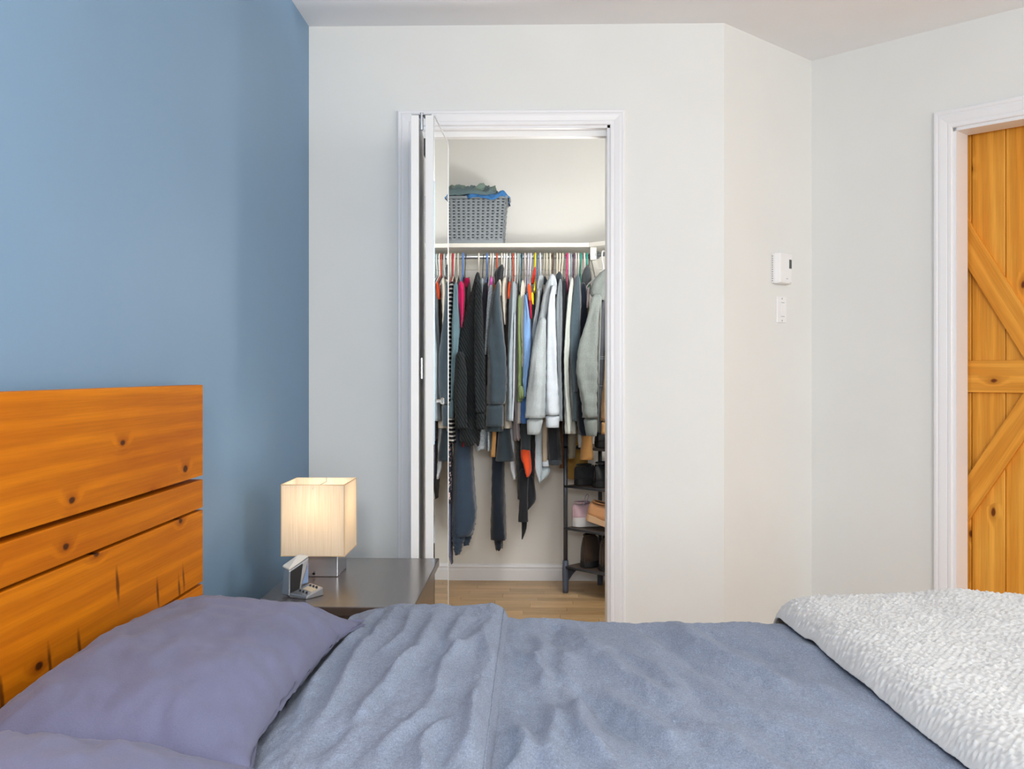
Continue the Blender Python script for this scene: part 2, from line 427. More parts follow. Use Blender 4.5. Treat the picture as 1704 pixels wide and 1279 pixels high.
child(box('jamb', OX1 - J, OX1, YA - .001, YA + TH, 0, OZ, M_trim), t1)
child(box('head_jamb', OX0, OX1, YA - .001, YA + TH, OZ - J, OZ, M_trim), t1)
tr = box('door_track', OX0 + J, OX1 - J, YA + .035, YA + .075, OZ - J - .022, OZ - J, M_white); child(tr, t1)

# door_1: the sliding wooden door and its white frame in the diagonal wall
def Cw(s, off, z):
    p = cB + dC * s + nC * off; return (p.x, p.y, z)
t2 = root('trim_2', 'white moulded casing around the wooden sliding door', 'door casing', Cw((S0 + S1) / 2, 0, 0), None, 'structure')
bpy.context.view_layer.update()
CW2 = .068
d3 = (dC.x, dC.y, 0); f3 = (-nC.x, -nC.y, 0)
child_casing(t2, 'side_casing', CW2, Cw(S0, 0, 0), Cw(S0, 0, DZ), (-dC.x, -dC.y, 0), f3, M_trim, miter1=1)
child_casing(t2, 'side_casing', CW2, Cw(S1, 0, 0), Cw(S1, 0, DZ), d3, f3, M_trim, miter1=1)
child_casing(t2, 'head_casing', CW2, Cw(S0, 0, DZ), Cw(S1, 0, DZ), (0, 0, 1), f3, M_trim, miter0=1, miter1=1)
def cbox(name, s0, s1, o0, o1, z0, z1, mat, par, bevel=0.):
    b = MB(); v = [Cw(s0, o0, z0), Cw(s1, o0, z0), Cw(s1, o1, z0), Cw(s0, o1, z0), Cw(s0, o0, z1), Cw(s1, o0, z1), Cw(s1, o1, z1), Cw(s0, o1, z1)]
    b.add(v, [(0, 3, 2, 1), (4, 5, 6, 7), (0, 1, 5, 4), (1, 2, 6, 5), (2, 3, 7, 6), (3, 0, 4, 7)])
    return child(b.build(name, mat, None, False, bevel), par)
cbox('jamb', S0, S0 + .012, -.001, .105, 0, DZ, M_trim, t2)
cbox('jamb', S1 - .012, S1, -.001, .105, 0, DZ, M_trim, t2)
cbox('head_jamb', S0, S1, -.001, .105, DZ - .012, DZ, M_trim, t2)

# the sliding door itself: built in its own frame (X along the wall, Y through it), then turned into place
dr = root('door_1', 'amber stained pine sliding barn door with diagonal braces', 'door', (0, 0, 0), None, 'structure')
sv = S0 + .012            # first visible strip of the door
c0 = sv + .30             # crossing of the braces
D0, D1 = c0 - .56, c0 + .56
pk = [D0 + .10]
x = sv + .125 - .095 * 4 - .03
edges = []
e = sv + .125
while e > D0: e -= .125
while e < D1 + .125:
    edges.append(e); e += .125
for a, c in zip(edges[:-1], edges[1:]):
    a, c = max(a, D0), min(c, D1)
    if c - a < .01: continue
    box('plank', a + .0012, c - .0012, .022, .045, .02, 2.10, M_barn, dr, .003)
def plank_poly(name, outline, y0, y1, mat, bev=.002):
    b = MB(); b.prism(outline, y0, y1, 'Y'); return b.build(name, mat, dr, False, bev)
ztop = 2.05 + .03
zr = WZ(222, 3.80)
plank_poly('top_rail', [(D0, zr), (D1, zr), (D1, zr + .11), (D0, zr + .11)], 0, .022, M_barn_h)
plank_poly('middle_rail', [(D0, 1.045), (D1, 1.045), (D1, 1.167), (D0, 1.167)], -.001, .022, M_barn_h)
plank_poly('bottom_rail', [(D0, .02), (D1, .02), (D1, .15), (D0, .15)], 0, .022, M_barn_h)
for s in (D0, D1 - .11): 
    plank_poly('stile', [(s, .15), (s + .11, .15), (s + .11, zr), (s, zr)], .0, .022, M_barn)
def brace(xa, za, xb, zb, wd):
    """diagonal board laid on the planks, its own grain along it"""
    L = math.hypot(xb - xa, zb - za); b = MB(); b.box(0, L, .001, .022, -wd / 2, wd / 2)
    o = b.build('brace', M_barn_h, dr, False, .002); o.location = (xa, 0, za); o.rotation_euler = (0, -math.atan2(zb - za, xb - xa), 0); return o
sl = 1.73
def bx_(z): return c0 - (abs(z - 1.106)) / sl
zc1 = sv
# upper: passes z=1.60 at the jamb; lower: passes z=.64 at the jamb
ux = lambda z: sv + (1.607 - z) / 1.73
lx = lambda z: sv + (z - .645) / 1.60
brace(max(ux(zr), D0 + .115), zr - max(0, (D0 + .115 - ux(zr)) * 1.73), ux(1.175), 1.175, .094)
brace(lx(.16), .16, lx(1.04), 1.04, .094)
rx = D1 + D0
brace(rx - ux(1.175) , 1.175, rx - max(ux(zr), D0 + .115), zr - .05, .094)
brace(rx - lx(1.04), 1.04, rx - lx(.16), .16, .094)
dr.location = (cB.x + nC.x * .12, cB.y + nC.y * .12, 0); dr.rotation_euler = (0, 0, math.atan2(dC.y, dC.x))
hb = wall_seg('wall_hall_behind_door', cB + nC * .9, cC + nC * .9, 0, H, .1, M_wall); struct(hb, 'hallway wall behind the wooden door', 'wall')

# baseboards
def baseboard(name, p, q, n, lab, hgt=.088, mat=M_trim):
    """moulded skirting p->q in plan, n points off the wall"""
    pr = [(0, 0), (.012, 0), (.012, .055), (.008, .06), (.008, .068), (.011, .072), (.008, .082), (.003, .088), (0, .088)]
    v = []
    for e in (p, q):
        v += [(e[0] + n[0] * a, e[1] + n[1] * a, c * hgt / .088) for a, c in pr]
    k = len(pr)
    b = MB(); b.add(v, [(i, (i + 1) % k, k + (i + 1) % k, k + i) for i in range(k)] + [tuple(range(k)), tuple(range(2 * k - 1, k - 1, -1))])
    o = b.build(name, mat); struct(o, lab, 'baseboard'); return o
baseboard('baseboard_closet_back', (-1, YB), (SX - YB, YB), (0, -1), 'white moulded skirting along the closet back wall')
baseboard('baseboard_closet_right', (SX - YB, YB), (SX - 4.25, 4.25), (-.7071, -.7071), 'white skirting on the diagonal closet wall')
baseboard('baseboard_left', (XL, YREAR), (XL, YA), (1, 0), 'white skirting along the blue wall')
baseboard('baseboard_closet_side', (OX1 + CW, YA), (cA.x, YA), (0, -1), 'white skirting beside the closet doorway')
baseboard('baseboard_thermostat_side', (cA.x, cA.y), (cB.x, cB.y), (.7071, -.7071), 'white skirting under the thermostat wall')
pq = cB + dC * (S0 - CW2)
baseboard('baseboard_door_side', (cB.x, cB.y), (pq.x, pq.y), (-.7071, -.7071), 'white skirting beside the wooden door')

# ------------------------------------------------------------------ folded mirror door of the closet
def door_leaf(par, name, pa, pb, t, z0, z1, mat, side):
    """leaf standing on pa (near) -> pb (far), thickness t towards -side"""
    pa, pb = Vector(pa), Vector(pb); d = (pb - pa).normalized(); n = Vector((d.y, -d.x)) * (-t)
    b = MB(); v = [(pa.x, pa.y, z0), (pb.x, pb.y, z0), (pb.x + n.x, pb.y + n.y, z0), (pa.x + n.x, pa.y + n.y, z0)]
    b.add(v + [(x, y_, z1) for x, y_, _ in v], [(0, 3, 2, 1), (4, 5, 6, 7), (0, 1, 5, 4), (1, 2, 6, 5), (2, 3, 7, 6), (3, 0, 4, 7)])
    return child(b.build(name, mat, None, False, .0015), par), d
YN = 3.28
ZD = WZ(190, YN)
bf = root('door_2', 'folded white bifold closet door with a mirrored face', 'door', (WX(700, YN), YN, 0), None, 'structure'); bpy.context.view_layer.update()
ma = Vector((WX(721.2, YN), YN)); mb = Vector((WX(744.4, 3.69), 3.69))
leaf2, dm = door_leaf(bf, 'leaf', ma, mb, .0275, .012, ZD, M_white, 1)
nm = Vector((dm.y, -dm.x))      # towards the viewer's right
# mirror sheet on the right-hand face, in a thin metal edge channel
def mface(name, s0, s1, z0, z1, o0, o1, mat, par):
    L = (mb - ma).length
    P = lambda s, o: ma + dm * s + nm * o
    b = MB(); v = []
    for z in (z0, z1):
        for s, o in ((s0, o0), (s1, o0), (s1, o1), (s0, o1)):
            p = P(s, o); v.append((p.x, p.y, z))
    b.add(v, [(0, 3, 2, 1), (4, 5, 6, 7), (0, 1, 5, 4), (1, 2, 6, 5), (2, 3, 7, 6), (3, 0, 4, 7)])
    return child(b.build(name, mat), par)
Lm = (mb - ma).length
mface('mirror', .004, Lm - .004, .02, ZD - .004, .0005, .004, M_mirror, bf)
M_edge = plain('satin_edge_channel', '#d9dadc', .35, .3)
mface('edge_channel', Lm - .006, Lm + .001, .014, ZD, .0, .0055, M_edge, bf)
mface('edge_channel', 0, Lm, ZD - .005, ZD + .0015, .0, .0055, M_edge, bf)
# first leaf, hinged on the jamb
pa1 = Vector((WX(697, YN), YN)); pb1 = Vector((OX0 + J + .034, 3.70))
leaf1, d1 = door_leaf(bf, 'leaf', pa1, pb1, .027, .012, ZD, M_white, 1)
b = MB(); hx, hy, hz = WX(701.5, YN), YN + .004, ZD
b.tube([(hx, hy, hz - .05), (hx, hy, hz + .008)], .006, 8)
b.box(WX(685, YN), WX(700, YN), YN - .0015, YN + .05, hz + .0005, hz + .003); b.box(WX(703, YN), WX(718, YN), YN - .0015, YN + .05, hz + .0005, hz + .003)
child(b.build('hinge', M_steel), bf)
for zz in (1.1, .25):
    b = MB(); b.tube([(hx, hy + .004, zz), (hx, hy + .004, zz + .07)], .005, 8); child(b.build('hinge', M_steel), bf)
b = MB(); b.box(WX(698.5, YN) , WX(704.5, YN), YN + .12, YN + .18, ZD - .11, ZD - .05); child(b.build('pivot_bracket', M_darkgrey), bf)
# clear knob on the mirror face near the fold
ks = .028; kz = WZ(667, YN + .02)
kp = ma + dm * ks
b = MB()
pts = []; rr = []
for o, r_ in ((.004, .007), (.006, .007), (.012, .005), (.020, .006), (.024, .011), (.030, .012), (.033, .009)):
    q = kp + nm * o; pts.append((q.x, q.y, kz)); rr.append(r_)
b.tube(pts, rr, 14); child(b.build('knob', M_clear, None, True), bf)

# ------------------------------------------------------------------ bed
bed = root('bed_frame', 'honey pine bed with wide horizontal headboard planks', 'bed', (XL + .05, 1.4, 0)); bpy.context.view_layer.update()
XH = XL + .075                # headboard face
def hz(py): return CAMZ - (py - 620) / F * (HYd)
# far end of the headboard: pixel 338 on the face plane
HY = 1.0
for _ in range(40):
    HY += .5 * (2.2 if False else 0) 
lo, hi = 1.5, 3.2
for _ in range(60):
    mid = (lo + hi) / 2
    if WX(338, mid) < XH: hi = mid
    else: lo = mid
HY = (lo + hi) / 2
HY0 = .55
for (ya, yb, mm) in ((640, 790.5, M_pine), (797, 843.5, M_pine), (847.5, 966.5, M_pine_m), (971, 1100, M_pine)):
    z1, z0 = WZ(ya, HY, 338), WZ(yb, HY, 338)
    o = box('headboard_plank', XH - .035, XH, HY0, HY, z0, z1, mm, None, .0022); child(o, bed)
for yy in (HY0 + .12, (HY + HY0) / 2, HY - .16):
    child(box('headboard_post', XL + .004, XH - .036, yy - .045, yy + .045, 0, WZ(650, HY, 338), M_pine, None, .002), bed)
BY0, BY1 = .66, 2.17          # mattress sides
child(box('side_rail', XH, 1.26, BY1 - .05, BY1 - .015, .17, .33, M_pine, None, .003), bed)
child(box('side_rail', XH, 1.26, BY0 + .015, BY0 + .05, .17, .33, M_pine, None, .003), bed)
child(box('foot_rail', 1.26, 1.295, BY0 + .015, BY1 - .015, .17, .33, M_pine, None, .003), bed)
child(box('slat_base', XH, 1.26, BY0 + .05, BY1 - .05, .27, .30, M_pine), bed)
for sx_, sy_ in ((XH + .002, BY0 + .02), (XH + .002, BY1 - .09), (1.19, BY0 + .055), (1.19, BY1 - .125)):
    child(box('leg', sx_, sx_ + .065, sy_, sy_ + .065, 0, .27, M_pine, None, .003), bed)
M_matt = fabric('mattress_ticking', '#dcdad6', .05, 200, .2)
BT = .57                      # top of the duvet over the bed
mt = box('mattress', XH + .004, 1.25, BY0 + .06, BY1 - .06, .302, BT - .022, M_matt, None, .03)
tag(mt, 'pale mattress under the blue grey duvet', 'mattress')

M_duvet = fabric('chambray_linen', '#8994a8', .12, 420, .8, 'linen', None, .1, .92, 6)
M_pillow = fabric('lavender_blue_cotton', '#6b6d88', .05, 420, .35, None, None, .1, .92, 5)
# wrinkle list: (x0, y0, x1, y1, height, half width); negative = valley
def wr_field(segs):
    A = np.array([s[:6] for s in segs], float)
    def h(x, y):
        tot = 0.
        for x0, y0, x1, y1, a, wd in A:
            dx, dy = x1 - x0, y1 - y0; L2 = dx * dx + dy * dy
            t = ((x - x0) * dx + (y - y0) * dy) / L2
            if t < -.25 or t > 1.25: continue
            sd = ((x - x0) * dy - (y - y0) * dx) / math.sqrt(L2)
            sd += .012 * math.sin(t * 5 + x0 * 30)
            fall = max(0., 1 - max(0, abs(t - .5) - .28) / .45)
            q = sd / (wd * .8)
            tot += a * fall * fall * math.exp(-q * q) * (1 + .35 * math.tanh(q))
        return tot
    return h
main_w = wr_field([
    (.30, 2.17, .46, 1.66, .010, .035), (.36, 2.17, .50, 1.75, -.006, .025), (.09, 2.06, .26, 1.52, .009, .035), (.22, 2.15, .35, 1.75, -.006, .03),
    (.26, 1.52, .38, 1.28, .008, .04), (.06, 1.64, .11, 1.34, .014, .022), (.02, 1.6, .04, 1.33, .010, .022), (.13, 1.7, .21, 1.4, .008, .03),
    (-.02, 1.5, -.03, 1.25, .012, .02), (.04, 1.93, .10, 1.66, .008, .025), (.0, 2.02, .02, 1.8, .006, .02), (.44, 1.95, .54, 1.62, .006, .03),
    (.18, 1.95, .27, 1.62, .006, .022), (.40, 1.62, .52, 1.32, .005, .035), (.05, 1.8, .16, 1.45, -.006, .03), (.12, 1.35, .16, 1.1, .01, .03),
    (.02, 2.14, .06, 1.95, -.005, .02), (.30, 1.75, .40, 1.45, .004, .03), (-.02, 1.9, .03, 1.65, .007, .018), (.47, 2.16, .58, 1.9, .005, .03)])
fold_w = wr_field([
    (-.207, 2.1, -.255, 1.28, .013, .022), (-.366, 2.12, -.36, 1.45, .010, .018), (-.30, 2.0, -.33, 1.4, .010, .02), (-.16, 2.1, -.14, 1.75, .007, .02),
    (-.073, 1.60, -.11, 1.26, .012, .02), (-.12, 1.9, -.17, 1.5, .011, .018), (-.17, 1.5, -.20, 1.25, .008, .018), (-.25, 2.12, -.28, 1.75, .008, .016),
    (-.09, 2.0, -.085, 1.7, .006, .016), (-.33, 2.15, -.32, 1.8, -.006, .015), (-.13, 1.45, -.15, 1.22, .008, .014), (-.23, 1.6, -.29, 1.3, -.007, .02), (-.2, 1.9, -.23, 1.6, .006, .014)])
def sheet_profile(y, top, y0, y1, r, drop):
    """arc length s -> (y, z) of a cover that lies on the bed and hangs down both sides; used as a list"""
    pts = []
    for k in range(6): pts.append((y0, top - r - drop + (drop) * k / 6.))
    for k in range(8):
        a = PI - PI / 2 * k / 8; pts.append((y0 + r + r * math.cos(a), top - r + r * math.sin(a)))
    return pts
def cover(name, x0, x1, nx, ny, top, y0, y1, r, drop, disp, mat, parent=None, thick=.0, nside=10, narc=10):
    """quilt-like cover: flat top between y0+r and y1-r, rounded edges, hanging sides"""
    sec = []
    for k in range(nside): sec.append((y0, top - r - drop + drop * k / nside, 0, -1))
    for k in range(narc):
        a = PI - PI / 2 * k / narc; sec.append((y0 + r + r * math.cos(a), top - r + r * math.sin(a), math.sin(a), math.cos(a)))
    for k in range(ny + 1): sec.append((y0 + r + (y1 - y0 - 2 * r) * k / ny, top, 1, 0))
    for k in range(1, narc + 1):
        a = PI / 2 - PI / 2 * k / narc; sec.append((y1 - r + r * math.cos(a), top - r + r * math.sin(a), math.sin(a), math.cos(a)))
    for k in range(1, nside + 1): sec.append((y1, top - r - drop * k / nside, 0, 1))
    P = np.zeros((nx + 1, len(sec), 3))
    for i in range(nx + 1):
        x = x0 + (x1 - x0) * i / nx
        for j, (yy, zz, nz, ny_) in enumerate(sec):
            d = disp(x, yy, zz)
            P[i, j] = (x, yy + ny_ * d, zz + nz * d)
    v, f = grid_mesh(P)
    f = [tuple(reversed(q)) for q in f]
    o = pyd(name, v, f, mat, parent, True)
    if thick:
        md = o.modifiers.new('thickness', 'SOLIDIFY'); md.thickness = thick; md.offset = -1
    return o
XF = -.056                    # hem of the turned-back part
def d_main(x, y, z):
    h = .0045 * fbm(x * 7 + .8 * y, y * 2.2, 3.1) - .0045 * abs(fbm(x * 13 + 1.2 * y, y * 4.5, 7.7, 3)) - .0028 * abs(fbm(x * 30 + 2 * y, y * 16, 2.1, 3)) + .0011 * fbm(x * 60, y * 45, 1.7, 2)
    if z > BT - .04: h += main_w(x, y) * 1.7
    h += .014 * math.exp(-((x - XF) / .16) ** 2) * .5
    return h
dv = cover('duvet', -.385, 1.30, 330, 230, BT, BY0 - .02, BY1 + .035, .05, .26, d_main, M_duvet, None, .006)
tag(dv, 'blue grey linen duvet spread over the bed, top edge turned back', 'duvet')
def d_fold(x, y, z):
    u = (x - (-.41)) / (XF + .41)
    h = .004 * fbm(x * 9, y * 2.4, 9.1) - .004 * abs(fbm(x * 14, y * 4, 2.2, 3)) - .003 * abs(fbm(x * 32, y * 15, 6.2, 3)) + .0011 * fbm(x * 60, y * 45, 4.7, 2)
    if z > BT - .05: h += fold_w(x, y) * 1.35
    edge = min(1., max(0., (1 - u) / .10)); edge2 = min(1., max(0., u / .26))
    h += (.030 * (1 - (1 - edge) ** 3) ) * (.05 + .95 * edge2) - .010 * (1 - edge)
    return h
fo = cover('turned_back_edge', -.41, XF, 120, 220, BT + .008, BY0 - .02, BY1 + .042, .06, .26, d_fold, M_duvet, dv, .006)
b = MB(); pts = []
for k in range(90):
    yy = BY0 + .05 + (BY1 - BY0 - .06) * k / 89
    pts.append((XF - .012, yy, BT + .008 + d_fold(XF - .012, yy, BT + .008) + .0012))
b.tube(pts, .0016, 5); b.build('hem_stitching', M_duvet, dv, True)

def pillow(name, label, cx, cy, zc, lx_, ly_, T, rotx, roty, rotz, seed, corner=.05):
    """stuffed pillow: two domed faces meeting in a seam with drawn-out corners"""
    n = 64; V = []; Fc = []
    def pt(u, v, s):
        e = (1 - abs(u) ** 3.2) * (1 - abs(v) ** 3.2)
        th = T * max(0, e) ** .55
        px_ = u * lx_ / 2 * (1 - .07 * (1 - abs(v) ** 2) * abs(u) ** 3 * 1.) ; py_ = v * ly_ / 2 * (1 - .05 * (1 - abs(u) ** 2) * abs(v) ** 3)
        k = max(0, abs(u) - .7) * max(0, abs(v) - .7) / .09
        px_ *= 1 + (corner if u > 0 else .02) * k; py_ *= 1 + corner * .35 * k
        edge = max(abs(u), abs(v))
        wgt = .25 + .75 * edge ** 3
        ang = math.atan2(v, u)
        h = .006 * fbm(u * 2.3 + seed, v * 2.9, seed, 3) + wgt * (.008 * fbm(ang * 5, edge * 1.2, seed + 3, 3)) * (1 - edge ** 12)
        h += (.0035 * fbm(u * 6 + v * 3, v * 7, seed + 9, 3) - .006 * abs(fbm(u * 2.2 + seed, v * 4.4 + u, seed + 2, 3))) * (1 - edge ** 10)
        h -= .010 * max(0, u - .55) * abs(fbm(v * 9 + seed, u * 1.5, seed + 6, 2)) * 2.2
        return (px_, py_, (s * th * (.62 if s > 0 else .38)) + h * s)
    for s in (1, -1):
        base = len(V)
        for i in range(n + 1):
            for j in range(n + 1):
                # denser near the borders
                u = math.sin((i / n - .5) * PI); v = math.sin((j / n - .5) * PI)
                V.append(pt(u, v, s))
        for i in range(n):
            for j in range(n):
                a = base + i * (n + 1) + j; q = (a, a + 1, a + n + 2, a + n + 1)
                Fc.append(q if s < 0 else tuple(reversed(q)))
    me = bpy.data.meshes.new(name); me.from_pydata(V, [], Fc)
    bm = bmesh.new(); bm.from_mesh(me); bmesh.ops.remove_doubles(bm, verts=bm.verts, dist=.0004); bmesh.ops.recalc_face_normals(bm, faces=bm.faces); bm.to_mesh(me); bm.free()
    o = link(name, me, M_pillow, None, True)
    o.location = (cx, cy, zc); o.rotation_euler = (rotx, roty, rotz)
    return tag(o, label, 'pillow', 'pillows against the headboard')
pillow('pillow', 'lavender blue pillow at the far side, sharp corner pointing to the nightstand', -.566, 1.610, .620, .385, .74, .132, 0, math.radians(3), math.radians(-1), 1.3, .11)
pillow('pillow', 'lavender blue pillow nearest the viewer, cut off by the lower picture edge', -.564, .855, .625, .385, .76, .150, 0, math.radians(5), math.radians(1.0), 5.7, .12)

# cream fleece throw over the foot end
M_throw = fabric('cream_sherpa', '#c9c8c6', .03, 500, .3, None, None, .4, 1.0, 20)
XT = .545
def d_throw(x, y, z, u):
    base = .048 * (1 - math.exp(-max(0, u) / .024)) + .004 * fbm(x * 3, y * 3, 5.)
    base += .010 * math.exp(-((x - .93) / .08) ** 2) * (1 if y > 1.9 else max(0, 1 - (1.9 - y) * 3))
    wx_, wy_ = x + .012 * fbm(x * 16, y * 16, 3.3, 2), y + .011 * fbm(x * 18, y * 18, 8.3, 2)
    k = math.floor(wy_ / .012)
    nub = math.sin(PI * wy_ / .012) ** 2 * (.45 + .55 * math.sin(2 * PI * wx_ / .0135 + k * 2.4))
    return base + (.0036 * nub + .0028 * fbm(x * 75, y * 75, 2.2, 2)) * min(1, max(0, u) / .012 + .25)
def throw():
    nx, ny = 250, 640
    y0, y1, r = BY0 - .045, BY1 + .062, .07
    P = np.zeros((nx + 1, ny + 1, 3))
    top = BT + .010; drop = .2
    Lf = (y1 - y0 - 2 * r); La = PI / 2 * r; tot = Lf + 2 * La + 2 * drop
    brk = drop + La + .52
    for j in range(ny + 1):
        q = j / ny                      # most rows on the half of the bed in view
        s_ = brk * q / .18 if q < .18 else (brk + (tot - .12 - brk) * (q - .18) / .78 if q < .96 else tot - .12 + .12 * (q - .96) / .04)
        if s_ < drop: sec = (y0, top - r - drop + s_, 0, -1)
        elif s_ < drop + La: a = PI - (s_ - drop) / r; sec = (y0 + r + r * math.cos(a), top - r + r * math.sin(a), math.sin(a), math.cos(a))
        elif s_ < drop + La + Lf: sec = (y0 + r + (s_ - drop - La), top, 1, 0)
        elif s_ < drop + 2 * La + Lf: a = PI / 2 - (s_ - drop - La - Lf) / r; sec = (y1 - r + r * math.cos(a), top - r + r * math.sin(a), math.sin(a), math.cos(a))
        else: sec = (y1, top - r - (s_ - drop - 2 * La - Lf), 0, 1)
        yy, zz, nz, nn = sec
        sh = .055 * (2.17 - min(max(yy, 1.2), 2.2)) / .8 * .9
        for i in range(nx + 1):
            u = (1.24 - XT - sh) * (i / nx) ** 1.25
            x = XT + sh - .004 + u
            d = d_throw(x, yy, zz, u) + max(0., d_main(x, min(yy, BY1 - .03), BT)) * math.exp(-u / .08)
            P[i, j] = (x, yy + nn * d, zz + nz * d)
    v, f = grid_mesh(P); f = [tuple(reversed(q)) for q in f]
    o = pyd('throw_blanket', v, f, M_throw, None, True)
    md = o.modifiers.new('thickness', 'SOLIDIFY'); md.thickness = .004; md.offset = -1
    return tag(o, 'cream white fluffy fleece throw across the foot of the bed', 'blanket')
throw()

# ------------------------------------------------------------------ nightstand
NZ = .52
nYb = F * (CAMZ - NZ) / (929 - 620); nYf = F * (CAMZ - NZ) / (1011 - 620)
nX1 = WX(731, nYb); nX0 = WX(443, F * (CAMZ - NZ) / (990 - 620))
ns = root('nightstand', 'dark brown wood nightstand between the bed and the closet wall', 'nightstand', ((nX0 + nX1) / 2, (nYf + nYb) / 2, 0)); bpy.context.view_layer.update()
child(box('top', nX0, nX1, nYf, nYb, NZ - .024, NZ, M_wenge, None, .002), ns)
bx0, bx1, by0, by1 = nX0 + .008, nX1 - .014, nYf + .014, nYb - .014
for (a, c) in ((by0, by0 + .02), (by1 - .02, by1)): child(box('side_panel', bx0, bx1 - .002, a, c, .04, NZ - .024, M_wenge, None, .001), ns)
child(box('back_panel', bx0, bx0 + .012, by0 + .02, by1 - .02, .06, NZ - .024, M_wenge), ns)
child(box('bottom_panel', bx0 + .012, bx1 - .02, by0 + .02, by1 - .02, .06, .08, M_wenge), ns)
for k, (za, zb) in enumerate(((.09, .285), (.295, .488))):
    d = child(box('drawer', bx1 - .02, bx1, by0 + .003, by1 - .003, za, zb, M_wenge, None, .0015), ns)
    b = MB(); yc = (by0 + by1) / 2; zc = (za + zb) / 2
    b.tube([(bx1, yc - .06, zc), (bx1 + .022, yc - .06, zc), (bx1 + .022, yc + .06, zc), (bx1, yc + .06, zc)], .005, 8)
    h = b.build('handle', M_steel); h.parent = d; h.matrix_parent_inverse = (ns.matrix_basis @ d.matrix_parent_inverse @ d.matrix_basis).inverted()
for sx_, sy_ in ((bx0, by0), (bx0, by1 - .03), (bx1 - .032, by0), (bx1 - .032, by1 - .03)):
    child(box('leg', sx_, sx_ + .03, sy_, sy_ + .03, 0, .04, M_wenge), ns)

# ------------------------------------------------------------------ table lamp
LYf = 2.79; LYb = 2.975
lx0, lx1 = WX(468, LYf), WX(573, LYf)
lcx, lcy = (lx0 + lx1) / 2, (LYf + LYb) / 2
sz0, sz1 = WZ(925.5, LYf, 520), WZ(806, LYf, 520)
lamp = root('table_lamp', 'lit table lamp with square cream shade and polished metal block base', 'lamp', (lcx, lcy, NZ)); bpy.context.view_layer.update()
m, nt, bs_ = newmat('lamp_shade_fabric')
v = coords(nt, (1, 1, .02)); f1 = noise_n(nt, v, 420, 2)
colr = ramp(nt, f1, [(.3, lin('#efe2ce')), (.7, lin('#faf2e4'))])
tl = N(nt, 'ShaderNodeBsdfTranslucent'); df = N(nt, 'ShaderNodeBsdfDiffuse'); mx = N(nt, 'ShaderNodeMixShader'); mx.inputs[0].default_value = .55
nt.links.new(colr, tl.inputs[0]); nt.links.new(colr, df.inputs[0]); nt.links.new(df.outputs[0], mx.inputs[1]); nt.links.new(tl.outputs[0], mx.inputs[2])
nt.links.new(mx.outputs[0], nt.nodes['Material Output'].inputs[0]); M_shade = m
hw, hd = (lx1 - lx0) / 2, (LYb - LYf) / 2
b = MB(); t = .0015
b.box(lx0, lx1, LYf, LYf + t, sz0, sz1); b.box(lx0, lx1, LYb - t, LYb, sz0, sz1)
b.box(lx0, lx0 + t, LYf + t, LYb - t, sz0, sz1); b.box(lx1 - t, lx1, LYf + t, LYb - t, sz0, sz1)
child(b.build('shade', M_shade), lamp)
M_bind = plain('shade_binding', '#d8bb92', .8)
b = MB()
for z in (sz0 + .001, sz1 - .001):
    b.tube([(lx0, LYf, z), (lx1, LYf, z), (lx1, LYb, z), (lx0, LYb, z)], .0018, 6, True)
for x_, y_ in ((lx0, LYf), (lx1, LYf), (lx1, LYb), (lx0, LYb)): b.tube([(x_, y_, sz0), (x_, y_, sz1)], .0014, 6)
child(b.build('shade_frame', M_bind), lamp)
b = MB(); zs = sz1 - .012
b.tube([(lx0, lcy, zs), (lx1, lcy, zs)], .0015, 6); b.tube([(lcx, LYf, zs), (lcx, LYb, zs)], .0015, 6)
b.tube([(lcx, LYb - .002, zs), (lcx, LYb - .002, sz1)], .0012, 6)
child(b.build('spider_frame', M_steel), lamp)
bYf, bYb = 2.850, 2.985
bX0, bX1 = WX(511, bYf), WX(562, bYf)
bX0 = 2 * lcx - bX1
child(box('base', bX0, bX1, bYf, bYb, NZ + .0006, NZ + .072, plain('satin_chrome_block', '#c9cbd0', .22, .8), None, .002), lamp)
b = MB(); b.tube([(lcx, lcy, NZ + .072), (lcx, lcy, sz0 + .06)], .008, 10); child(b.build('stem', M_chrome, None, True), lamp)
b = MB(); b.tube([(lcx, lcy, sz0 + .05), (lcx, lcy, sz0 + .085)], .016, 12); child(b.build('socket', M_plastic_w, None, True), lamp)
m, nt, bs_ = newmat('lit_bulb'); bs_.inputs['Emission Color'].default_value = (1, .78, .5, 1); bs_.inputs['Emission Strength'].default_value = 9
b = MB(); b.tube([(lcx, lcy, sz0 + .085 + z) for z in (0, .01, .025, .04, .052, .06)], [.010, .016, .025, .027, .02, .004], 14); bulb = child(b.build('bulb', m, None, True), lamp)
b = MB(); b.tube([(WX(523, bYf), bYf - .001, NZ + .012), (WX(523, bYf), bYf - .008, NZ + .010)], .004, 8)
child(b.build('cord_grommet', M_black), lamp)
pl = bpy.data.lights.new('table_lamp_bulb', 'POINT'); pl.energy = .56; pl.color = (1, .86, .69); pl.shadow_soft_size = .03
po = bpy.data.objects.new('table_lamp_bulb', pl); COL.objects.link(po); po.location = (lcx, lcy, sz0 + .158)
b = MB()
b.tube([(bX0 + .02, bYb, NZ + .006), (bX0 - .02, bYb + .03, NZ + .004), (nX0 + .02, bYb + .02, NZ + .004), (nX0 - .006, bYb, NZ + .002), (nX0 - .012, bYb - .01, NZ - .06), (nX0 - .03, bYb, .3)], .003, 6)
child(b.build('cord', M_black, None, True), lamp)

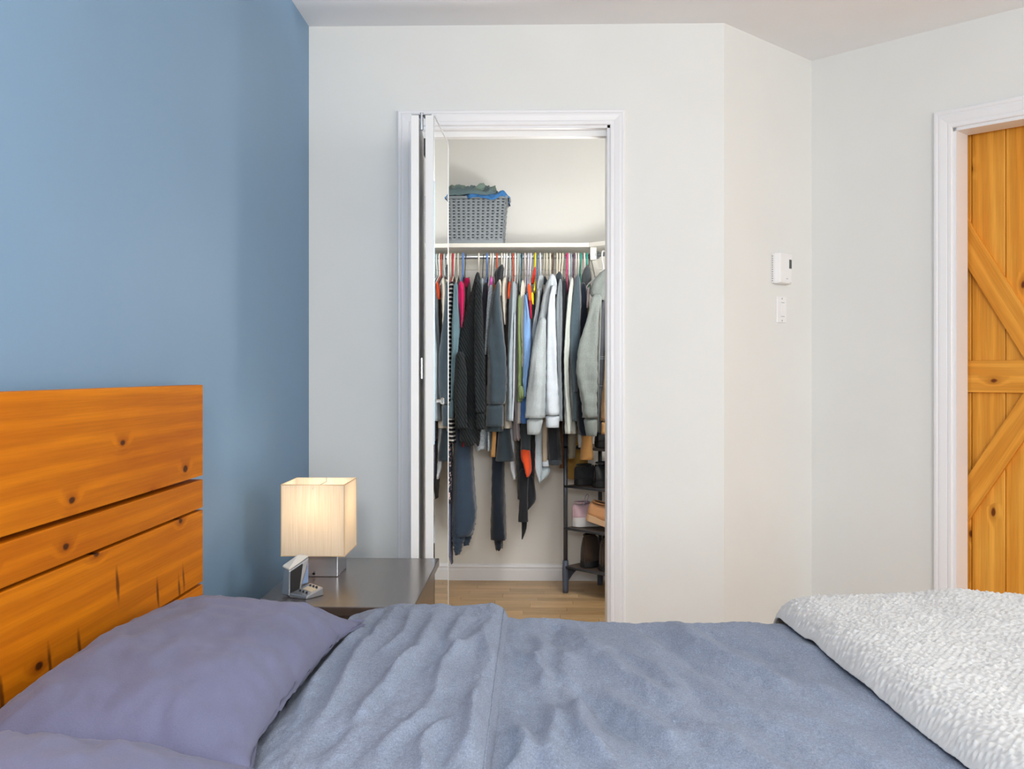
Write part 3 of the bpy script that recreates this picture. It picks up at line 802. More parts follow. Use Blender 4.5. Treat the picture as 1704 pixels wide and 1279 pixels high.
# ------------------------------------------------------------------ cordless phone in its cradle
ph = root('cordless_phone', 'silver and black cordless phone standing in its keypad cradle', 'phone', (WX(490, 2.58), 2.58, NZ)); bpy.context.view_layer.update()
M_silver = plain('silver_plastic', '#a9adb3', .22, .7)
def hull(name, pts, mat, par, bevel=.003, smooth=False):
    me = bpy.data.meshes.new(name); bm = bmesh.new()
    for p in pts: bm.verts.new(p)
    bmesh.ops.convex_hull(bm, input=bm.verts); bmesh.ops.recalc_face_normals(bm, faces=bm.faces)
    if bevel: bmesh.ops.bevel(bm, geom=[e for e in bm.edges if e.calc_face_angle(0) > .5], offset=bevel, segments=3, profile=.6, affect='EDGES', clamp_overlap=True)
    bm.to_mesh(me); bm.free(); return child(link(name, me, mat, None, smooth), par)
def Q(px, py, z): # nightstand-top based point: image column px at height z above the top where the image row is py
    Yq = F * (CAMZ - z) / (py - 620); return (WX(px, Yq), Yq, z)
# handset: a slab standing on edge, running back to the right, sloping top
A0 = Q(468, 996, NZ); A1 = Q(486, 1001, NZ)
uz = .088
dirv = Vector((.55, .83)).normalized()
Ld = .075
def pl_(p, s, n_, z): return (p[0] + dirv.x * s + dirv.y * n_, p[1] + dirv.y * s - dirv.x * n_, z)
P0 = (WX(468, 2.60), 2.60)
hs = hull('handset', [pl_(P0, 0, 0, NZ + .004), pl_(P0, 0, .030, NZ + .004), pl_(P0, .035, .0, NZ + .004), pl_(P0, .035, .034, NZ + .004),
                 pl_(P0, .006, .003, NZ + .078), pl_(P0, .004, .027, NZ + .072), pl_(P0, Ld, .003, NZ + .101), pl_(P0, Ld, .027, NZ + .096),
                 pl_(P0, Ld, .003, NZ + .085), pl_(P0, Ld, .027, NZ + .082)], M_silver, ph, .004)
hull('handset_face', [pl_(P0, .004, .033, NZ + .012), pl_(P0, .032, .0355, NZ + .012), pl_(P0, .008, .0295, NZ + .068), pl_(P0, .050, .0305, NZ + .082),
                      pl_(P0, .004, .028, NZ + .012), pl_(P0, .032, .028, NZ + .012), pl_(P0, .008, .024, NZ + .068), pl_(P0, .050, .024, NZ + .082)], M_black, ph, .001)
hull('handset_back', [pl_(P0, .003, .001, NZ + .0775), pl_(P0, .002, .029, NZ + .0715), pl_(P0, Ld, .001, NZ + .104), pl_(P0, Ld, .029, NZ + .099),
                      pl_(P0, .003, .001, NZ + .082), pl_(P0, .002, .029, NZ + .076), pl_(P0, Ld * .6, .015, NZ + .106)], plain('pale_grey_plastic', '#cfcac2', .4), ph, .002)
hull('cradle', [pl_(P0, .0, .030, NZ), pl_(P0, .012, .085, NZ), pl_(P0, .075, .085, NZ), pl_(P0, .075, .03, NZ),
                pl_(P0, .0, .032, NZ + .012), pl_(P0, .012, .085, NZ + .008), pl_(P0, .072, .085, NZ + .022), pl_(P0, .072, .034, NZ + .028)], M_silver, ph, .003)
hull('charging_post', [pl_(P0, .04, .028, NZ + .026), pl_(P0, .072, .028, NZ + .028), pl_(P0, .046, .028, NZ + .074), pl_(P0, .072, .028, NZ + .082),
                       pl_(P0, .04, .012, NZ + .02), pl_(P0, .072, .012, NZ + .02), pl_(P0, .046, .012, NZ + .074), pl_(P0, .072, .012, NZ + .082)], plain('blue_grey_plastic', '#7d93b5', .3), ph, .001)
kp_ = MB()
def deck(s, n_): 
    z = NZ + .0125 + (s - .0) * .22 - (n_ - .03) * .10 + .0006
    return pl_(P0, s, n_, z)
for s in (.026, .062):
    for n_ in (.046, .058, .070):
        c = deck(s, n_); k = MB(); k.box(c[0] - .0028, c[0] + .0028, c[1] - .0028, c[1] + .0028, c[2] - .003, c[2] + .002); child(k.build('key', M_black, None, False, .0008), ph)
hull('display', [deck(.036, .044), deck(.036, .076), deck(.054, .044), deck(.054, .076)] + [(p[0], p[1], p[2] - .004) for p in (deck(.036, .044), deck(.036, .076), deck(.054, .044), deck(.054, .076))], plain('display_beige', '#c9b79a', .25), ph, 0)

# ------------------------------------------------------------------ thermostat and wall switch on the diagonal wall
dB = Vector((1, 1)).normalized(); nB = Vector((1, -1)).normalized()
def on_B(px):
    lo, hi = 0., .7
    for _ in range(50):
        s = (lo + hi) / 2; p = cA + dB * s
        if WX(px, p.y) > p.x: lo = s
        else: hi = s
    return s
def Bbox(name, s0, s1, o0, o1, z0, z1, mat, par, bevel=0., taper=0.):
    b = MB(); v = []
    for z in (z0, z1):
        for s, o in ((s0, o0), (s1, o0), (s1 - taper, o1), (s0 + taper, o1)):
            p = cA + dB * s + nB * o; v.append((p.x, p.y, z + (taper * .4 if (o == o1 and z == z0) else 0)))
    b.add(v, [(0, 3, 2, 1), (4, 5, 6, 7), (0, 1, 5, 4), (1, 2, 6, 5), (2, 3, 7, 6), (3, 0, 4, 7)])
    return child(b.build(name, mat, None, False, bevel), par)
s0 = on_B(1283.5); s1 = s0 + .112
pB = cA + dB * (s0 + .05)
tz0, tz1 = WZ(474, pB.y), WZ(424, pB.y)
th = root('thermostat', 'white box thermostat with a small grey screen', 'thermostat', (pB.x, pB.y, tz0)); bpy.context.view_layer.update()
Bbox('back_plate', s0, s1, 0.0005, .010, tz0 + .002, tz1 - .001, M_plastic_w, th, .002)
Bbox('cover', s0 + .002, s1 - .002, .010, .034, tz0, tz1, M_plastic_w, th, .004, .010)
for k in range(12):
    z = tz0 + .012 + (tz1 - tz0 - .024) * k / 11
    Bbox('vent_slot', s0 - .0004, s0 + .002, .003, .008, z - .0018, z + .0018, plain('vent_grey', '#8a8a8a', .6), th)
Bbox('screen', s1 - .034, s1 - .016, .033, .0348, tz1 - .058, tz1 - .022, plain('lcd_grey', '#4d5350', .3), th)
Bbox('logo_print', s0 + .056, s0 + .068, .0335, .0343, tz0 + .020, tz0 + .0225, plain('print_grey', '#9a9a9c', .6), th)
Bbox('logo_print', s0 + .084, s0 + .094, .0335, .0343, tz0 + .007, tz0 + .0085, plain('print_grey', '#9a9a9c', .6), th)
s0 = on_B(1291.5); s1 = s0 + .070
pB = cA + dB * (s0 + .035)
wz0, wz1 = WZ(537.5, pB.y), WZ(494, pB.y)
sw = root('light_switch', 'white wall switch plate below the thermostat', 'switch', (pB.x, pB.y, wz0)); bpy.context.view_layer.update()
Bbox('plate', s0, s1, .0005, .006, wz0, wz1, M_plastic_w, sw, .0015, .002)
Bbox('rocker', s0 + .019, s1 - .019, .006, .009, wz0 + .022, wz1 - .022, M_plastic_w, sw, .001)
for z in (wz0 + .009, wz1 - .009):
    Bbox('screw', s0 + .032, s0 + .038, .006, .0068, z - .003, z + .003, plain('screw_grey', '#a5a5a7', .4), sw)
for z in (wz0 + .026, wz1 - .025):
    Bbox('small_print', s0 + .024, s1 - .022, .009, .0094, z - .001, z + .001, plain('print_grey', '#9a9a9c', .6), sw)

# ------------------------------------------------------------------ closet shelf, rods, basket, added fill lamp
RY = 5.0                      # main rod distance
RZ = WZ(427, RY)
SZ0, SZ1 = WZ(411, 4.96), WZ(404, 4.96)
sh = root('closet_shelf', 'white corner shelf above the clothes rod in the closet', 'shelf', (0, YB, SZ0)); bpy.context.view_layer.update()
M_shelf = plain('shelf_white', '#e9e6dd', .5)
cx_ = SX - .424 - 4.96
b = MB(); b.prism([(-1.0, 4.96), (cx_, 4.96), (SX - YB - .002, YB - .001), (-1.0, YB - .001)], SZ0, SZ1, 'Z'); child(b.build('shelf_board', M_shelf, None, False, .0015), sh)
b = MB(); b.prism([(cx_ + .001, 4.96), (SX - .424 - 4.45, 4.45), (SX - 4.45 - .213, 4.45 + .211), (SX - YB - .003, YB - .003)], SZ0, SZ1, 'Z'); child(b.build('shelf_board', M_shelf, None, False, .0015), sh)
child(box('cleat', -1.0, SX - YB - .01, YB - .018, YB - .0005, SZ0 - .085, SZ0 - .0005, M_shelf, None, .001), sh)
# corner bracket: upright block and slanting brace
bxp = WX(987, 4.985)
child(box('corner_bracket', bxp - .016, bxp + .016, 4.965, 5.02, SZ0 - .065, SZ0 - .001, M_shelf, None, .002), sh)
b = MB(); b.tube([(bxp + .005, 4.995, SZ0 - .06), (bxp + .05, 5.12, SZ0 - .24)], .018, 4); child(b.build('brace', M_shelf), sh)
rod = root('clothes_rod', 'chrome clothes rod running under the closet shelf', 'rod', (0, RY, RZ)); bpy.context.view_layer.update()
M_rod = plain('rod_chrome', '#d4d8da', .25, .8)
b = MB(); b.tube([(-.995, RY, RZ), (bxp + .012, RY, RZ)], .0115, 14); child(b.build('tube', M_rod, None, True), rod)
b = MB(); b.tube([(-.999, RY, RZ), (-.985, RY, RZ)], .024, 14); child(b.build('flange', M_rod, None, True), rod)
R2a = Vector((bxp + .012, RY - .01)); R2b = R2a + dC * .62
rod2 = root('clothes_rod', 'short rod along the diagonal closet wall holding the grey hoodie', 'rod', (R2a.x, R2a.y, RZ + .004)); bpy.context.view_layer.update()
b = MB(); b.tube([(R2a.x, R2a.y, RZ + .006), (R2b.x, R2b.y, RZ + .006)], .0115, 14); child(b.build('tube', M_rod, None, True), rod2)
b = MB(); b.tube([(R2a.x - .002, R2a.y, RZ + .006), (R2a.x + .012, R2a.y - .012, RZ + .006)], .02, 12); child(b.build('socket', plain('socket_grey', '#8b9094', .4, .5), None, True), rod2)

# plastic wicker-look laundry basket
BYf = 4.975
kx1b, kx1t = WX(836.5, BYf), WX(842, BYf)
kz0, kz1 = SZ1 + .0005, WZ(326, BYf)
kw = .40
bk = root('laundry_basket', 'grey woven plastic laundry basket on the closet shelf', 'basket', (kx1b - kw / 2, BYf + .13, kz0)); bpy.context.view_layer.update()
M_bask = plain('grey_basket_plastic', '#868e93', .32)
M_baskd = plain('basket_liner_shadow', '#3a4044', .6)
BD = .25
def kpt(t, z, out=0.):
    """corner of the basket rim at parameter t (0..4) and height fraction z, with a little flare"""
    fl_ = (kx1t - kx1b) * z
    x0, x1, y0, y1 = kx1b - kw - fl_ - out, kx1b + fl_ + out, BYf - fl_ * .5 - out, BYf + BD + fl_ * .5 + out
    c = [(x0, y0), (x1, y0), (x1, y1), (x0, y1)]
    return c
def basket_walls(rx, cols, rows):
    mb_ = MB()
    Hh = kz1 - kz0
    # vertical ribs and woven horizontal bands, as real strips weaving in front of / behind the ribs
    for side in range(4):
        n = cols if side % 2 == 0 else int(cols * .6)
        def P(u, z, o):
            q = kpt(0, z); a, c = Vector(q[side]), Vector(q[(side + 1) % 4])
            d = (c - a).normalized(); nn = Vector((d.y, -d.x)); p = a.lerp(c, u) + nn * o
            return (p.x, p.y, kz0 + Hh * z)
        for i in range(n + 1):          # ribs
            u0, u1 = max(0, (i - .26) / n), min(1, (i + .26) / n)
            v = [P(u0, .06, -.0015), P(u1, .06, -.0015), P(u1, .94, -.0015), P(u0, .94, -.0015), P(u0, .06, -.005), P(u1, .06, -.005), P(u1, .94, -.005), P(u0, .94, -.005)]
            mb_.add(v, [(0, 1, 2, 3), (4, 7, 6, 5), (0, 4, 5, 1), (1, 5, 6, 2), (2, 6, 7, 3), (3, 7, 4, 0)])
        for r_ in range(rows):
            z0_, z1_ = .06 + .88 * (r_ + .16) / rows, .06 + .88 * (r_ + .80) / rows
            pts = []
            for i in range(2 * n + 1):
                u = i / (2 * n); o = .0025 if (i // 2 + r_) % 2 == 0 and i % 2 == 0 else (-.001 if i % 2 else -.0045)
                pts.append((u, o))
            for (ua, oa), (ub, ob) in zip(pts[:-1], pts[1:]):
                v = [P(ua, z0_, oa), P(ub, z0_, ob), P(ub, z1_, ob), P(ua, z1_, oa)]
                mb_.add(v, [(0, 1, 2, 3)])
    return mb_.build('woven_wall', M_bask)
wv_ = child(basket_walls(0, 17, 14), bk); wv_['kind'] = 'stuff'
def ring(name, za, zb, out, mat, inset=.006):
    b = MB(); z0_, z1_ = (za - kz0) / (kz1 - kz0), (zb - kz0) / (kz1 - kz0)
    a = kpt(0, z0_, out); c = kpt(0, z1_, out); ai = kpt(0, z0_, out - inset); ci = kpt(0, z1_, out - inset)
    v = [(p[0], p[1], za) for p in a] + [(p[0], p[1], zb) for p in c] + [(p[0], p[1], za) for p in ai] + [(p[0], p[1], zb) for p in ci]
    f = []
    for i in range(4):
        j = (i + 1) % 4
        f += [(i, j, 4 + j, 4 + i), (8 + j, 8 + i, 12 + i, 12 + j), (4 + i, 4 + j, 12 + j, 12 + i), (j, i, 8 + i, 8 + j)]
    b.add(v, f); return child(b.build(name, mat, None, False, .0015), bk)
ring('base_band', kz0, kz0 + .017, .0015, M_bask); ring('rim', kz1 - .014, kz1, .009, M_bask, .014)
b = MB(); q = kpt(0, .05, -.006); b.prism(q, kz0 + .002, kz0 + .006, 'Z'); child(b.build('bottom', M_bask), bk)
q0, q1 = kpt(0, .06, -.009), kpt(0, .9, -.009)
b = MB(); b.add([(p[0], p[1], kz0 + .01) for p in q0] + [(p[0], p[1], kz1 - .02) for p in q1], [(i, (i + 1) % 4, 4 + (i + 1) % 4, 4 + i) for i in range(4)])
child(b.build('shade_liner', M_baskd), bk)  # dark sheet standing in for the shade behind the weave
for xx in (kx1t + .012, kx1b - kw - (kx1t - kx1b) - .012):
    sgn = 1 if xx > kx1b - .2 else -1
    b = MB(); b.tube([(xx - sgn * .012, BYf + .06, kz1 - .01), (xx + sgn * .004, BYf + .07, kz1 + .004), (xx + sgn * .004, BYf + BD - .07, kz1 + .004), (xx - sgn * .012, BYf + BD - .06, kz1 - .01)], .006, 8)
    child(b.build('handle', plain('handle_grey', '#9a9fa3', .4), None, True), bk)
def crumple(name, label, cx, cy, cz, rx, ry, rz, mat, seed, cat='clothing', sag=.0, ridge=.018):
    """loosely crumpled cloth lying in a heap"""
    m_, n_ = 64, 96; P = np.zeros((m_, n_, 3))
    for i in range(m_):
        a = (i / (m_ - 1)) * PI * .5
        for j in range(n_):
            t = 2 * PI * j / n_
            r_ = math.cos(a) ** .6
            sx_ = max(-1, min(1, math.cos(t) * 1.25)) ; sy_ = max(-1, min(1, math.sin(t) * 1.25))
            x, y_ = sx_ * r_, sy_ * r_
            q = fbm(x * 1.7 + seed, y_ * 1.7, math.sin(a) + seed, 4)
            rd = .6 - abs(fbm(x * 2.3 + seed * 2, y_ * 1.3 + .9 * x, seed, 2)) * 3.4
            h = math.sin(a) ** .7 * rz * (1 + .35 * q) + ridge * rd * (.25 + .75 * math.sin(a))
            edge = 1 - math.sin(a)
            h -= sag * edge * (1 + .8 * fbm(math.cos(t) * 2 + seed, math.sin(t) * 2, seed + 4, 2))
            P[i, j] = (cx + x * rx * (1 + .1 * q), cy + y_ * ry * (1 + .1 * q), cz + h)
    v, f = grid_mesh(P, True)
    o = pyd(name, v, f, mat, None, True)
    return tag(o, label, cat, 'laundry in the basket')
M_sage = fabric('sage_green_cotton', '#7f9489', .1, 300, .3)
M_teal = fabric('slate_teal_cotton', '#62767a', .1, 300, .3)
M_bluec = fabric('bright_blue_cotton', '#3f79b4', .1, 300, .3)
kcx = kx1b - kw / 2
crumple('shirt', 'bright blue shirt hanging over the basket rim under the green ones', kcx + .120, BYf + BD / 2 - .010, kz1 + .006, .112, BD / 2 + .020, .026, M_bluec, 2.2, sag=.020, ridge=.008)
crumple('shirt', 'slate teal shirt crumpled on the front of the laundry heap', kcx - .01, BYf + BD / 2 - .016, kz1 + .012, kw / 2 - .012, BD / 2 + .014, .040, M_teal, 6.4, sag=.012, ridge=.020)
crumple('shirt', 'sage green shirt on top of the laundry heap', kcx + .01, BYf + BD / 2 + .02, kz1 + .020, kw / 2 - .03, BD / 2 - .01, .048, M_sage, 3.1, sag=.0, ridge=.020)

# added closet fill light shaped as a wall lamp, hidden behind the doorway wall
LX, LZ = .42, 1.5
lm = root('added_wall_lamp', 'white wall lamp added unseen inside the closet as fill light', 'lamp', (LX, YA + TH, LZ)); bpy.context.view_layer.update()
b = MB(); b.tube([(LX, YA + TH + .0005, LZ), (LX, YA + TH + .02, LZ)], .06, 24); child(b.build('canopy', M_white, None, True), lm)
m, nt, bs_ = newmat('added_wall_lamp_glass'); bs_.inputs['Emission Color'].default_value = (1, .98, .95, 1); bs_.inputs['Emission Strength'].default_value = 4
b = MB(); b.tube([(LX, YA + TH + .02 + z, LZ) for z in (0, .02, .045, .06)], [.05, .055, .04, .02], 24); child(b.build('shade', m, None, True), lm)
l2 = bpy.data.lights.new('added_closet_fill', 'POINT'); l2.energy = 22; l2.color = (1, .985, .96); l2.shadow_soft_size = .10
lo_ = bpy.data.objects.new('added_closet_fill', l2); COL.objects.link(lo_); lo_.location = (LX, YA + TH + .2, LZ)

# ------------------------------------------------------------------ clothes on the rod
def smooth_rows(rows, n):
    R = np.array(rows, float); t = R[:, 0]
    tt = np.linspace(t[0], t[-1], n)
    out = np.stack([tt] + [np.interp(tt, t, R[:, k]) for k in range(1, R.shape[1])], 1)
    for _ in range(2):
        out[1:-1, 1:] = .25 * out[:-2, 1:] + .5 * out[1:-1, 1:] + .25 * out[2:, 1:]
    return out
def loft(name, rows, yf, yb, mat, par, amp=.004, seed=0., e=.75, n=28, step=6., shoulder=0., hollow=True, ragged=0., folds=3, ruch=0.):
    """cloth tube hanging between two depths; rows give (picture row, left, right) at its front part"""
    nrow = max(6, int((rows[-1][0] - rows[0][0]) / step) + 2)
    R = smooth_rows(rows, nrow)
    ym = yf + (yb - yf) * .3
    rings = []
    for i, r_ in enumerate(R):
        x0, x1 = W(r_[1], r_[0], ym)[0], W(r_[2], r_[0], ym)[0]; z = W(.5 * (r_[1] + r_[2]), r_[0], ym)[2]
        a, c = yf, yb
        if len(r_) > 3: a, c = r_[3], r_[4]
        if shoulder:
            ztop = W(890, R[0][0], ym)[2]
            k = min(1., (ztop - z) / shoulder + .18); mid = (yf + yb) / 2
            a = mid + (yf - mid) * k; c = mid + (yb - mid) * k
        cx, cy, hx_, hy_ = (x0 + x1) / 2, (a + c) / 2, abs(x1 - x0) / 2, (c - a) / 2
        if i == 0: hx_ *= .55; hy_ *= .6
        rg = []
        for k in range(n):
            th_ = 2 * PI * k / n
            co, si = math.cos(th_), math.sin(th_)
            ux = math.copysign(abs(co) ** e, co); uy = math.copysign(abs(si) ** e, si)
            d = amp * (math.sin(folds * th_ + seed * 3 + 5 * z + 2 * math.sin(4 * z + seed)) * .7 + 1.4 * noise.noise(Vector((ux * 1.3 + seed, uy * 1.3, z * 7 + seed))))
            d += .35 * amp * math.sin(z * 2 * PI / .052 + 1.7 * math.sin(th_ + seed) + 4 * noise.noise(Vector((seed, z * 6, th_)))) * min(1., i / max(1, nrow - 1) * 1.3)
            d += ruch * math.sin(z * 2 * PI / .022 + 2.2 * math.sin(th_ * 2 + seed) + 3 * noise.noise(Vector((ux * 2, uy * 2, z * 12))))
            d *= min(1, i / 3)
            lim = min(hx_, hy_) * .6
            d = max(-lim, min(lim, d))
            zz = z
            if ragged and i == nrow - 1: zz = z + ragged * noise.noise(Vector((co * 2 + seed, si * 2, seed)))
            rg.append((cx + (hx_ + d * .6) * ux, cy + (hy_ + d) * uy, zz))
        rings.append(rg)
    if hollow:
        last = rings[-1]; cxx = sum(p[0] for p in last) / n; cyy = sum(p[1] for p in last) / n
        rings.append([(cxx + (p[0] - cxx) * .86, cyy + (p[1] - cyy) * .86, p[2] - .0005) for p in last])
        rings.append([(cxx + (p[0] - cxx) * .78, cyy + (p[1] - cyy) * .78, p[2] + .03) for p in last])
    v, f = grid_mesh(np.array(rings), True)
    f.append(tuple(reversed(range(n)))) ; f.append(tuple(len(v) - n + k for k in range(n)))
    f = [tuple(reversed(q)) for q in f]
    o = pyd(name, v, f, mat, None, True)
    return child(o, par)

hang_i = 0
def tube_hanger(px, colr, label, r=.0042, lean=0., bottom=None, Y=RY, Zr=RZ, rot=0., cat='hanger', group='hangers on the closet rod'):
    """one clothes hanger: hook over the rod, neck, shoulders and bar"""
    X = WX(px, Y)
    hg = root('clothes_hanger', label, cat, (X, Y, Zr), group)
    m_ = plain('hanger_' + colr.strip('#'), colr, .35)
    r0 = .0115 + r + .0008
    pts = []
    for k in range(9):
        a = math.radians(-20 + 200 * k / 8.); pts.append((0, -r0 * math.cos(a) * -1, r0 * math.sin(a)))
    # from the open tip behind the rod, over it, then down the front to the centre
    pts = [(0, r0 * math.cos(math.radians(-25 + 205 * k / 9.)), r0 * math.sin(math.radians(-25 + 205 * k / 9.))) for k in range(10)]
    pts += [(lean * .3, -r0, -.03), (lean * .7, -.004, -.055), (lean, 0, -.085), (lean, 0, -.098)]
    b = MB(); b.tube(pts, r, 6); o = b.build('hook', m_, hg, True)
    zt = -.098; hwid = .195
    loop = [(lean, 0, zt), (lean, -.06, zt - .018), (lean, -hwid + .02, zt - .068), (lean, -hwid, zt - .085), (lean, -hwid + .02, zt - .097), (lean, 0, zt - .099),
            (lean, hwid - .02, zt - .097), (lean, hwid, zt - .085), (lean, hwid - .02, zt - .068), (lean, .06, zt - .018)]
    b = MB(); b.tube(loop, r, 6, True); b.build('shoulder_bar', m_, hg, True)
    hg.rotation_euler = (0, 0, rot)
    return hg

def fab(col, **k):
    key = 'cloth_' + col.strip('#') + '_' + '_'.join(f'{a}{b_}' for a, b_ in sorted(k.items()))
    k.setdefault('fold', 5.); return fabric(key, col, **k)
NB = .016                      # half thickness of a hanging body
def garment(name, label, px, hem, parts, mat, cat='clothing', thick=5, yfr=4.83, ybk=5.17, top=459, body=True, bmat=None, hpx=None):
    """a garment on its hanger: slim body hanging edge-on, plus sleeves, cuffs, hood as listed"""
    X = WX(px, RY); zb = W(px, hem, 4.9)[2]
    g = root(name, label, cat, (X, RY, zb), 'clothes hanging in the closet'); bpy.context.view_layer.update()
    sd = px * .37; thick = min(thick, 3.0)
    if body:
        hp = hpx if hpx else px
        loft('body', [(top, px - thick * .5, px + thick * .5), (top + 60, px - thick, px + thick), (hem, hp - thick, hp + thick)], yfr, ybk, bmat or mat, g, .003, sd, .8, 24, 11., .14)
    for p in parts:
        nm_, rows, yf, yb = p[:4]; kw_ = dict(p[4]) if len(p) > 4 else {}
        if nm_ in ('sleeve', 'hood', 'shoulder', 'hem'): kw_['amp'] = kw_.get('amp', .0035) * 1.5; kw_.setdefault('folds', 4)
        m2 = kw_.pop('mat', mat)
        loft(nm_, rows, yf, yb, m2, g, kw_.pop('amp', .0035), kw_.pop('seed', sd + rows[0][0]), **kw_)
    return g
def sleeve2(rows, shift=0.):
    """the sleeve on the far side of the same garment"""
    return ('sleeve', [(a, l + shift, r_ + shift) for a, l, r_ in rows], 5.16, 5.22, {'amp': .003})

C_black = fab('#23262b', sheen=.25); C_char = fab('#3c4349', sheen=.2); C_slate = fab('#4b5a63', sheen=.3)
C_knit = fabric('black_cable_knit', '#262b2e', .15, 300, .3, 'knit', None, .08)
C_wash = fab('#36434c', sheen=.4, var=.08)
C_lgrey = fabric('light_heather_jersey', '#959da0', .1, 500, .5, None, '#bcc3c6', .2, fold=5.)
C_white = fab('#c3cad2', var=.05); C_mgrey = fabric('mid_heather_jersey', '#6f767a', .1, 500, .5, None, '#8f979c', .2, fold=5.)
C_cream = fab('#cdc7b9', var=.05); C_offw = fab('#c0c5be', var=.05)
C_teal = fab('#6b8793', var=.06); C_pink = fab('#d81e62', var=.06); C_crim = fab('#b01238', var=.08)
C_olive = fab('#7f8f5f', var=.06); C_blue = fab('#84ace0', var=.05); C_dblue = fab('#4873b4', var=.06)
C_mauve = fab('#8f868a', var=.06); C_brown = fab('#3d3532'); C_navy = fab('#1c2430', var=.1, sheen=.3); C_jump = fab('#3a4a5e', var=.06, sheen=.35)
C_tan = fab('#c49358', var=.06); C_dtan = fab('#a67c4a', var=.06); C_gry2 = fab('#666870', var=.06); C_hood = fabric('sage_grey_fleece', '#666c69', .1, 420, .5, None, '#838a86', .25, fold=5.)
C_org = fab('#e2532a', var=.06); C_lav = fab('#b89ccf'); C_mar = fabric('marled_knit', '#7e8e9c', .2, 220, .5, None, '#d6dde2', .1)
C_strp = stripes('black_white_stripes', '#1b1d22', '#e8e8e6', .0208, .62)
C_flor = spots('floral_print', [(.18, lin('#f3b7b4')), (.34, lin('#e8e0e4')), (.42, lin('#2a2c42')), (.7, lin('#232638'))], 70)
C_dots = spots('dotted_print', [(.14, lin('#232638')), (.22, lin('#6f7590')), (.8, lin('#757c98'))], 60)
C_brn = fab('#7d573a', var=.06); C_oliveg = fab('#6f6a5c', var=.08)

YS = 4.72                     # front of the nearest sleeves
garment('striped_shirt', 'black and white striped long top at the mirror edge of the door', 751, 736, [
    ('sleeve', [(468, 749, 756), (490, 744, 754), (560, 742.5, 752), (650, 743, 751), (700, 746, 756), (737, 748, 758)], 4.80, 4.90)], C_strp, thick=4)
garment('sweatshirt', 'slate blue sweatshirt beside the striped top', 759, 690, [
    ('sleeve', [(470, 755, 762), (500, 753.5, 763), (540, 751, 766), (580, 751, 764), (625, 751, 758), (664, 749.5, 756.5)], 4.74, 4.83),
    ('cuff', [(664, 749, 756.5), (680, 746.5, 755.5), (695, 745, 755)], 4.745, 4.82)], C_teal, thick=3, bmat=C_char)
garment('camisole', 'hot pink top hanging beside the black knit cardigan', 768, 540, [
    ('sleeve', [(468, 763, 771), (485, 763, 773), (505, 764.5, 772), (525, 766, 771.5), (545, 767.8, 769.2)], 4.76, 4.82)], C_pink, thick=3)
garment('camisole', 'crimson hem showing below the black knit cardigan', 772, 741, [
    ('hem', [(640, 764, 776), (700, 762, 777), (742, 760, 779)], 4.90, 5.02, {'ragged': .02})], C_crim, thick=3)
garment('camisole', 'magenta strap top with a black hanger loop', 779, 640, [
    ('strap', [(462, 773, 782), (470, 773.5, 781), (478, 775, 780)], 4.93, 4.97)], C_pink, thick=2.5, bmat=C_black)
garment('cardigan', 'chunky black ribbed knit cardigan, biggest dark knit on the rod', 794, 715, [
    ('front_panel', [(453, 792, 798), (480, 786, 799), (520, 774, 800), (560, 762, 802), (588, 757, 803), (615, 764, 804), (650, 768, 804), (700, 765, 802), (738, 767, 797)], 4.75, 4.90, {'amp': .008, 'ragged': .03, 'folds': 5}),
    ('sleeve', [(470, 792, 801), (540, 790, 804), (600, 790, 808), (686, 791, 808)], 4.70, 4.79, {'amp': .004}),
    ('cuff', [(684, 793, 808), (700, 793, 807.5), (714, 793, 807)], 4.71, 4.78),
    ('sleeve', [(585, 759, 772), (625, 756, 775), (660, 755, 776), (712, 758, 777)], 4.705, 4.76, {'amp': .004})], C_knit, cat='cardigan')
garment('tee_shirt', 'pale blue grey tee shirt peeking out beside the black cardigan', 803, 600, [
    ('sleeve', [(463, 798, 806), (480, 798, 805), (500, 799, 803), (530, 800, 802.5)], 4.80, 4.86)], fab('#a9b4bb'), thick=2.5)
garment('blouse', 'dark charcoal blouse with a magenta trim between cardigan and hooded jacket', 808, 640, [
    ('sleeve', [(470, 805, 812), (500, 802, 813), (540, 801, 812), (590, 801, 808)], 4.79, 4.86),
    ('collar', [(460, 816, 820), (475, 813, 820), (492, 811.5, 815)], 4.77, 4.80, {'mat': fab('#cf5fb0')})], fab('#33343c'), thick=3)
garment('sweater', 'marled grey knit sweater hanging half behind the black hooded jacket', 814, 748, [
    ('sleeve', [(474, 813, 821), (500, 811, 818), (530, 809, 815), (570, 806, 812), (590, 806, 809)], 4.75, 4.80),
    ('hem', [(690, 791, 811), (720, 788, 812), (736, 787, 811), (748, 791, 809)], 4.84, 5.0, {'ragged': .02})], C_mar, cat='sweater', thick=3)
garment('hooded_jacket', 'washed black hooded jacket in the middle of the left rail half', 828, 712, [
    ('hood', [(440, 832, 839), (448, 823, 838.5), (460, 822, 837), (472, 826, 834), (486, 824, 833)], 4.80, 4.92, {'amp': .007, 'mat': C_black}),
    ('sleeve', [(468, 827, 832), (490, 820, 831), (520, 816, 834), (550, 813, 838), (585, 811.5, 843), (630, 811, 844), (672, 810, 838.5)], 4.68, 4.80, {'amp': .005}),
    ('cuff', [(671, 809.5, 838.5), (690, 809, 838), (709, 809, 838)], 4.69, 4.79, {'amp': .002}),
    ('hem_band', [(704, 809.5, 838), (712, 808, 838), (717, 808, 838)], 4.80, 5.0, {'mat': C_slate})], C_wash, cat='jacket', thick=8)
